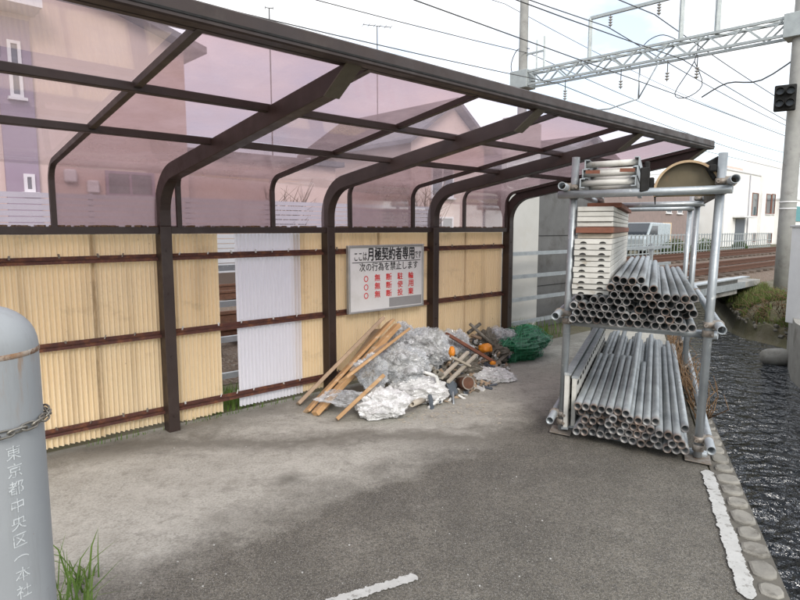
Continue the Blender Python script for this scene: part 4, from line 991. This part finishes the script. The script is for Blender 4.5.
for i in range(nb_):
    a = .3 + (GL - .6) * i / nb_; b_ = .3 + (GL - .6) * (i + 1) / nb_; up_ = 1 if i % 2 else -1
    for sw in (-1, 1):
        mb = MB(); mb.bar(GA + gd_ * a + gw * sw * .18 + Vector((0, 0, GZ - .19 * up_)), GA + gd_ * b_ + gw * sw * .18 + Vector((0, 0, GZ + .19 * up_)), .035, .035); obj('brace', mb, M['steelgrey'], gt)
    mb = MB(); mb.bar(GA + gd_ * a - gw * .18 + Vector((0, 0, GZ + .19)), GA + gd_ * b_ + gw * .18 + Vector((0, 0, GZ + .19)), .03, .03); obj('brace', mb, M['steelgrey'], gt)
# portal frame on the beam
fa_, fb_ = GL * .36, GL * .70
mb = MB()
for f_ in (fa_, fb_): mb.bar(GA + gd_ * f_ + Vector((0, 0, GZ + .19)), GA + gd_ * f_ + Vector((0, 0, GZ + 1.32)), .09, .09)
mb.bar(GA + gd_ * fa_ + Vector((0, 0, GZ + 1.32)), GA + gd_ * fb_ + Vector((0, 0, GZ + 1.32)), .08, .08)
obj('upper_frame', mb, M['steelgrey'], gt)
mb = MB(); mb.bar(GA + gd_ * 1.75 + Vector((0, 0, GZ + .19)), GA + gd_ * 1.75 + Vector((0, 0, GZ + 1.6)), .1, .1); obj('stub_post', mb, M['steelgrey'], gt)
mb = MB(); f_ = GL * .9; mb.bar(GA + gd_ * f_ + Vector((0, 0, GZ + .19)), GA + gd_ * f_ + Vector((0, 0, GZ + 1.15)), .05, .05); mb.bar(GA + gd_ * f_ + Vector((0, 0, GZ + .75)), GB + Vector((0, 0, GZ + .75)), .05, .05); mb.bar(GA + gd_ * (f_ + .25) + Vector((0, 0, GZ + .19)), GA + gd_ * (f_ + .25) + Vector((0, 0, GZ + 1.1)), .04, .04); obj('side_arm', mb, M['steelgrey'], gt)
def insulator(p0, n, label=None):
    mb = MB(); mb.tube([p0, p0 - Vector((0, 0, .05 + n * .07))], .012, 6)
    for k in range(n): z = p0.z - .05 - k * .07; mb.tube([(p0.x, p0.y, z), (p0.x, p0.y, z - .03)], [.06, .035], 10)
    obj('insulator', mb, M['insul'], gt); return p0 - Vector((0, 0, .05 + n * .07))
for f_ in (.44, .62):
    insulator(GA + gd_ * GL * f_ + Vector((0, 0, GZ + 1.28)), 4)
for f_, l in ((.40, 3), (.57, 3), (.80, 4), (.30, 4)):
    e_ = insulator(GA + gd_ * GL * f_ + Vector((0, 0, GZ - .22 - .25)), l)
    mb = MB(); mb.tube([GA + gd_ * GL * f_ + Vector((0, 0, GZ - .2)), GA + gd_ * GL * f_ + Vector((0, 0, GZ - .5))], .012, 6)
    obj('hanger', mb, M['wire'], gt)
def swing(f0, f1, drop):
    a = GA + gd_ * GL * f0 + Vector((0, 0, GZ - .2)); b_ = GA + gd_ * GL * f0 + Vector((0, 0, GZ - drop)); c = GA + gd_ * GL * f1 + Vector((0, 0, GZ - drop - .12))
    mb = MB(); mb.tube([a, b_], .022, 8); mb.tube([a + gd_ * -.5, b_], .018, 8); mb.tube([b_, b_.lerp(c, .5) + Vector((0, 0, -.10)), c], .02, 8); obj('registration_arm', mb, M['galv'], gt)
swing(.50, .72, 1.05); 
for z0_, f0_, f1_ in ((-.22, .40, .37), (.22, .42, .40)):
    pass
mb = MB()
for k in range(13):
    pass
def loopwire(pts, r_, label):
    P = [Vector(p) for p in pts]; mb = MB(); out = []
    for i in range(len(P) - 1):
        for t in (0, .25, .5, .75): 
            p0 = P[max(i - 1, 0)]; p1 = P[i]; p2 = P[i + 1]; p3 = P[min(i + 2, len(P) - 1)]
            out.append(.5 * ((2 * p1) + (p2 - p0) * t + (2 * p0 - 5 * p1 + 4 * p2 - p3) * t * t + (3 * p1 - p0 - 3 * p2 + p3) * t ** 3))
    out.append(P[-1]); mb.tube(out, r_, 6); obj('jumper_wire', mb, M['wire'], None, label, 'wire')
def gp(f_, z): return GA + gd_ * GL * f_ + Vector((0, 0, GZ + z))
loopwire([gp(.30, .2), gp(.31, -.35), gp(.37, -1.05), gp(.33, -1.2), gp(.28, -.95), gp(.31, -.35)], .012, 'looped jumper wire hanging below the gantry near the close pole')
loopwire([gp(.28, -1.25), gp(.20, -1.0), gp(.1, -1.05), gp(-.02, -.55)], .018, 'bent feeder wire sweeping from the gantry loop to the close pole')
loopwire([gp(.36, .2), gp(.42, .45), gp(.47, .4), gp(.5, .2)], .012, 'small jumper loop standing on the gantry top')
loopwire([gp(.97, .9), gp(1.03, .95), gp(1.06, .5), gp(1.03, .1), gp(.94, -.1)], .014, 'jumper wire curling round the far gantry pole')
gm_near = (GA - P1).dot(WN); gsn = ((GA + GB) / 2 - P1).dot(WD)
def wire(m, z, r_, label, sag=.25, ds=0):
    mb = MB(); spans = [gsn - 44, gsn, gsn + 44]; pts = []
    for a, b_ in zip(spans, spans[1:]):
        for k in range(16):
            t = k / 16; pts.append(wp(a + (b_ - a) * t, m + ds * t, z - sag * 4 * t * (1 - t)))
    pts.append(wp(spans[-1], m, z)); mb.tube(pts, r_, 5); obj('overhead_wire', mb, M['wire'], None, label, 'wire', 'overhead railway wires')
wire(-2.35, GZ - 1.15, .011, 'lowest overhead contact wire above the near track', .05); wire(-2.35, GZ - .25, .012, 'carrier wire above the near track contact wire', .6)
wire(-5.9, GZ - 1.15, .011, 'contact wire above the far track', .05); wire(-5.9, GZ - .25, .012, 'carrier wire above the far track contact wire', .6)
wire(-4.4, GZ + 1.0, .014, 'left feeder wire under the gantry top frame', .7); wire(-3.1, GZ + 1.0, .014, 'right feeder wire under the gantry top frame', .7)
wire(-6.9, GZ + .8, .012, 'feeder wire by the far gantry pole', .7); wire(-7.9, GZ + 2.5, .010, 'topmost thin wire past the far gantry pole', .8)
# signal on the near pole
sg_ = GA + Vector((-.36, -.18, 4.35)); rs = thing('railway_signal', sg_, 'black four lens railway signal on the close gantry pole', 'signal')
fwd = Vector((-.55, -.84, 0)).normalized(); sdv = Vector((-fwd.y, fwd.x, 0)); Zv = Vector((0, 0, 1))
mb = MB(); mb.obox(sg_, sdv * .21, fwd * .07, Zv * .28); obj('housing', mb, M['dark'], rs, bevel=.02)
for i in (-1, 1):
    for j in (-1, 1):
        c = sg_ + sdv * i * .10 + Zv * j * .13 + fwd * .07
        mb = MB(); mb.pipe(c, c + fwd * .13, .085, .078, 14); h_ = obj('hood', mb, M['dark'], rs)
        mb = MB(); mb.tube([c, c + fwd * .012], .076, 14); obj('lens', mb, M['greydark'], rs)
mb = MB(); mb.bar(sg_ - fwd * .05, GA + Vector((0, 0, 4.35)), .05, .05); obj('bracket', mb, M['steelgrey'], rs)

# ------------------------------------------------------------------ buildings and far things
def house(name, s0, s1, m0, m1, z1, wall, label, rise=0., cat='house', over=.4, ridge_along=False):
    h = thing(name, wp((s0 + s1) / 2, (m0 + m1) / 2, 0), label, cat)
    mb = MB(); mb.wbox(s0, s1, m1, m0, 0, z1)
    if rise:
        sm = (s0 + s1) / 2; mb.prism([wp(s0, m0, z1), wp(s1, m0, z1), wp(sm, m0, z1 + rise)], WN * (m1 - m0))
    obj('wall', mb, wall, h)
    mb = MB()
    if rise:
        sl_ = rise / ((s1 - s0) / 2)
        for sg in (-1, 1):
            e_ = sm + sg * ((s1 - s0) / 2 + over); p = [wp(sm, m0 + over, z1 + rise + .02), wp(e_, m0 + over, z1 - over * sl_ + .02), wp(e_, m0 + over, z1 - over * sl_ + .17), wp(sm, m0 + over, z1 + rise + .17)]
            mb.prism(p, WN * (m1 - m0 - 2 * over))
    else:
        mb.wbox(s0 - .08, s1 + .08, m1 - .08, m0 + .08, z1 + .002, z1 + .16)
    obj('roof', mb, M['roof'] if rise else M['trim'], h); return h
def win(h, s0, s1, m, z0, z1, frame=M['trim'], mull=1, sill=True):
    f_ = MB(); t = .06; d = .05
    for a_, b_, c_, e_ in ((s0, s1, z0, z0 + t), (s0, s1, z1 - t, z1), (s0, s0 + t, z0 + t, z1 - t), (s1 - t, s1, z0 + t, z1 - t)): f_.wbox(a_, b_, m, m + d, c_, e_)
    for k in range(mull): c_ = s0 + (s1 - s0) * (k + 1) / (mull + 1); f_.wbox(c_ - .025, c_ + .025, m, m + d - .01, z0 + t, z1 - t)
    w_ = obj('window', f_, frame, h); g_ = MB(); g_.wbox(s0 + t, s1 - t, m + .002, m + .012, z0 + t, z1 - t); obj('pane', g_, M['glass'], w_)
    if sill: q_ = MB(); q_.wbox(s0 - .05, s1 + .05, m + .0, m + .12, z0 - .06, z0 - .002); obj('sill', q_, M['trim'], w_)
# house seen through the left panels
ha = house('beige_house', -12.5, 4.8, -10.2, -18, 5.7, M['pinkwall'], 'beige pink two storey house beyond the tracks at the left', 2.6)
def pz(u, v, m): return onwall(u, v, m).z
mb = MB(); mb.wbox(px_s(10, -10.12), px_s(43, -10.12), -10.2, -10.12, 0, 5.6); obj('mauve_strip', mb, M['mauvewall'], ha)
for u0, u1, v0, v1 in ((20, 33, 42, 98), (27, 38, 174, 192)):
    win(ha, px_s(u0, -10.12), px_s(u1, -10.12), -10.12, pz(u0, v1, -10.12), pz(u0, v0, -10.12), M['trim'], 0)
win(ha, px_s(108, -10.2), px_s(156, -10.2), -10.2, pz(130, 197, -10.2), pz(130, 172, -10.2), M['mauvewall'], 1, False)
mb = MB(); mb.wbox(4.82, 9.6, -16, -10.6, 0, 3.3); obj('annex', mb, M['pinkwall'], ha)
mb = MB(); mb.wbox(4.82, 9.8, -16.2, -10.4, 3.302, 3.45); obj('annex_roof', mb, M['roof'], ha)
mb = MB(); mb.wbox(-9, px_s(56, -9.6), -10.2, -9.5, pz(30, 7, -9.6), pz(30, 7, -9.6) + .35); obj('balcony_canopy', mb, M['trim'], ha)
for s, z in ((px_s(74, -10.1), pz(74, 176, -10.1)), (px_s(96, -10.1), pz(96, 187, -10.1)), (px_s(6, -10.1), pz(6, 50, -10.1))):
    mb = MB(); mb.wbox(s - .12, s + .12, -10.2, -10.05, z - .14, z + .14); obj('vent_hood', mb, M['trim'], ha, bevel=.03)
hb = house('mauve_house', 13.2, 17.2, -11.0, -17, 4.6, M['pinkwall'], 'pale house with grey roof beyond the tracks at the centre', 1.4); win(hb, 14.2, 15.4, -11.0, 2.6, 3.7); win(hb, 14.2, 15.4, -11.0, .9, 1.9)
hc = house('brick_house', 21.5, 28, -10.8, -17, 4.4, M['brownwall'], 'reddish house seen through the panels left of the third post', 1.3); win(hc, 22.5, 24.2, -10.8, 2.5, 3.6); win(hc, 25, 26.3, -10.8, 2.5, 3.6)
# slat fence beyond the tracks
sf = thing('slat_fence', wp(0, -9.0, 0), 'grey horizontal slat fence in front of the beige pink house', 'fence')
for k in range(15): mb = MB(); z = .42 + k * .116; mb.wbox(-12, 12.4, -9.03, -9.0, z, z + .098); obj('fence_slat', mb, M['greywall'], sf)
for k in range(13): mb = MB(); s = -12 + k * 2.03; mb.wbox(s - .04, s + .04, -9.1, -9.03, 0, 2.16); obj('fence_post', mb, M['greywall'], sf)
# far fence by the track, right
ff = thing('steel_fence', wp(25, -8.6, 0), 'grey steel picket fence beyond the tracks in front of the white house', 'fence')
for z in (.25, .7, 1.12): mb = MB(); mb.wbox(15, 46, -8.62, -8.58, z, z + .045); obj('fence_rail', mb, M['steelgrey'], ff)
pmb = MB(); pmb.wbox(-.02, .02, -.02, .02, 0, 1.2); pme = raw_mesh('picket', pmb, M['steelgrey'], P1)
for k in range(78): inst('picket', pme, Matrix.Translation(wp(15 + k * .4, -8.6, 0) - Vector((0, 0, 0))), ff)
# white building on the right
mW = -13.5
s0, s1 = px_s(723, mW), px_s(757, mW); s2 = px_s(776, mW)
wb = house('white_house', s0, s1, mW, mW - 7, 6.2, M['whitewall'], 'white rendered house beyond the tracks with narrow brown windows', 0)
mb = MB(); mb.wbox(s1 + .01, s2, mW - 6, mW - .0 + .25, 0, 7.7); obj('side_block', mb, M['whitewall'], wb)
mb = MB(); mb.wbox(s0 + .2, s1 - .1, mW - 3, mW - 1.5, 6.37, 6.95); obj('pink_parapet', mb, M['pinkwall'], wb)
def sw_(u0, u1, v0, v1, mull=0):
    a_, b_ = px_s(u0, mW), px_s(u1, mW); mm = mW if u1 < 757 else mW + .25; Y_ = wp((a_ + b_) / 2, mm, 0).y
    win(wb, a_, b_, mm, at_y(u0, v1, Y_).z, at_y(u0, v0, Y_).z, M['brownplank'], mull)
sw_(750, 756, 193, 216); sw_(761, 766, 194, 214); sw_(766.6, 770, 194, 214); sw_(753, 756, 233, 242); sw_(765, 769, 233, 243)
mb = MB(); a_, b_ = px_s(735, mW), px_s(744, mW); mb.wbox(a_, b_, mW, mW + .05, 0, 2.3); obj('door', mb, M['greydark'], wb); mb = MB(); mb.wbox(a_ - .8, b_ + .2, mW, mW + .9, 2.4, 2.55); obj('porch_roof', mb, M['trim'], wb)
mb = MB(); sd0 = px_s(746.5, mW); mb.tube([wp(sd0, mW + .06, .1), wp(sd0, mW + .06, 6.1)], .045, 8); obj('drainpipe', mb, M['greywall'], wb)
# grey-blue building left of it and brown building
mW2 = -15.5
g1 = house('grey_house', px_s(690, mW2), px_s(721, mW2), mW2, mW2 - 6, 5.3, M['greywall'], 'pale grey house just left of the white house', 0)
for u in (694, 710):
    a_ = px_s(u, mW2); win(g1, a_, a_ + 1.5, mW2, 3.0, 4.4); win(g1, a_, a_ + 1.5, mW2, .9, 2.1)
mW3 = -14.5
g2 = house('brown_house', px_s(618, mW3), px_s(688, mW3), mW3, mW3 - 6, 4.6, M['brownwall'], 'brown tiled building beyond the tracks seen through the rack', 0)
for u in (665, 676): a_ = px_s(u, mW3); win(g2, a_, a_ + .9, mW3, 2.6, 3.2, M['trim'], 0)
mb = MB(); a_ = px_s(662, mW3); mb.wbox(a_, a_ + 1.5, mW3, mW3 + .05, 0.1, 1.9); obj('door', mb, M['cream'], g2)
# teal banded building at the far right
g3 = house('teal_band_building', px_s(789, -12), px_s(840, -12), -12, -18, 4.2, M['whitewall'], 'white building with a teal band at the right edge', 0, 'building')
mb = MB(); mb.wbox(px_s(789, -12) - .05, px_s(840, -12), -12, -11.9, 2.2, 3.6); obj('teal_band', mb, M['teal'], g3)
# kei van
vs = px_s(640, -10.6); vc = wp(vs, -10.6, 0); van = thing('parked_van', vc, 'small pale blue grey van parked beyond the track fence', 'van')
def vb(s0, s1, m0, m1, z0, z1): mb = MB(); mb.wbox(vs + s0, vs + s1, -10.6 + m0, -10.6 + m1, z0, z1); return mb
mb = MB(); mb.prism([wp(vs - .9, -10.6 - .7, .3), wp(vs + 2.3, -10.6 - .7, .3), wp(vs + 2.3, -10.6 - .7, 1.75), wp(vs - .1, -10.6 - .7, 1.8), wp(vs - .55, -10.6 - .7, 1.1), wp(vs - .9, -10.6 - .7, .95)], WN * 1.4); obj('body', mb, M['vanpaint'], van, bevel=.05)
mb = MB(); mb.prism([wp(vs - .05, -9.898, 1.62), wp(vs - .45, -9.898, 1.1), wp(vs + .6, -9.898, 1.1), wp(vs + .6, -9.898, 1.62)], WN * .012); obj('side_window', mb, M['glass'], van)
mb = MB(); mb.obox((wp(vs - .3225, -10.6, 1.46)), WN * .6, (wp(vs - .12, 0, 1.75) - wp(vs - .53, 0, 1.14)) * .5, WD * .012); obj('windscreen', mb, M['glass'], van)
for s in (-.35, 1.6):
    for m in (-.62, .62):
        mb = MB(); mb.tube([wp(vs + s, -10.6 + m - .09, .3), wp(vs + s, -10.6 + m + .09, .3)], .3, 18); w_ = obj('wheel', mb, M['tyre'], van)
        mb = MB(); mb.tube([wp(vs + s, -10.6 + m + .09, .3), wp(vs + s, -10.6 + m + .1, .3)], .18, 14); obj('rim', mb, M['alu'], w_)
# shrubs by the far fence
def shrub(u, m, r_, label, n=900):
    s = px_s(u, m); c = wp(s, m, 0); t = thing('shrub', c, label, 'shrub', 'shrubs along the far fence'); mb = MB(); rg = random.Random(int(u))
    for _ in range(n):
        d = Vector((rg.gauss(0, 1), rg.gauss(0, 1), rg.gauss(0, 1))).normalized() * r_ * rg.random() ** .4; p = c + Vector((d.x, d.y, abs(d.z) * 1.1 + .1)) * (1 + .25 * noise.noise(d * 3))
        a = Vector((rg.gauss(0, 1), rg.gauss(0, 1), rg.gauss(0, 1))).normalized(); b_ = a.orthogonal().normalized(); l = .07
        mb.add([p - a * l, p + b_ * l * .5, p + a * l, p - b_ * l * .5], [(0, 1, 2, 3)])
    obj('leaves', mb, M['shrub'], t); mb = MB()
    for k in range(5): mb.tube([c, c + Vector((rg.gauss(0, .3) * r_, rg.gauss(0, .3) * r_, r_ * .8))], [.03, .01], 5)
    obj('stem', mb, M['twig'], t)
shrub(676, -9.2, .75, 'low green shrub at the fence right of the cream door'); shrub(706, -9.0, .8, 'green shrub at the fence left of the white house door'); shrub(741, -8.95, .5, 'small shrub at the fence before the white house')
# roof aerials
for u, v0, v1, Y_ in ((378, 26, 60, 22), (274.5, 8, 40, 22)):
    mm_, zb_ = (-14, 4.4) if u > 300 else (-13, 3.2); b_ = wp(px_s(u, mm_), mm_, zb_); t_ = at_y(u, v0, b_.y); t_.x = b_.x; m_ = thing('roof_aerial', b_, 'thin television aerial on its mast seen above the shelter roof, %s one' % ('right' if u > 300 else 'left'), 'aerial')
    mb = MB(); mb.tube([b_, t_], .022, 6); obj('mast', mb, M['wire'], m_)
    mb = MB(); x_ = Vector((1, .3, 0)).normalized(); wd_ = .55 if u > 300 else .12
    mb.tube([t_ - x_ * wd_, t_ + x_ * wd_], .015, 5)
    for k in range(6 if u > 300 else 2): c = t_ + x_ * wd_ * (-1 + 2 * k / (5 if u > 300 else 1)); y_ = Vector((-x_.y, x_.x, 0)) * .2; mb.tube([c - y_, c + y_], .01, 5)
    obj('elements', mb, M['wire'], m_)
# bare tree behind the centre panels
def bare_tree(s, m, hgt, label, seed):
    c = wp(s, m, 0); t = thing('bare_tree', c, label, 'tree'); rg = random.Random(seed); tr = MB(); tw = MB()
    tr.tube([c, c + Vector((.05, 0, hgt * .3)), c + Vector((0, .1, hgt * .55))], [.07, .05, .03], 8)
    for _ in range(34):
        z0 = rg.uniform(.25, .55) * hgt; a = rg.uniform(0, 6.28); l = rg.uniform(.3, .5) * hgt; p0 = c + Vector((0, 0, z0)); p1 = p0 + Vector((math.cos(a) * l * .45, math.sin(a) * l * .45, l * .6)); p2 = p1 + Vector((math.cos(a + .5) * l * .2, math.sin(a + .5) * l * .2, l * .4))
        tw.tube([p0, p1, p2], [.02, .012, .004], 5)
        for _ in range(4): q_ = p0.lerp(p1, rg.uniform(.4, 1)); tw.tube([q_, q_ + Vector((rg.gauss(0, .3), rg.gauss(0, .3), rg.uniform(.2, .6)))], [.008, .003], 4)
    obj('trunk', tr, M['twig'], t); obj('crown', tw, M['twig'], t)
bare_tree(12.6, -9.8, 3.3, 'bare leafless tree seen through the smoked panel at the centre', 3)
bare_tree(7.2, -9.7, 2.8, 'bare leafless bush seen through the pale panel by the second post', 4)
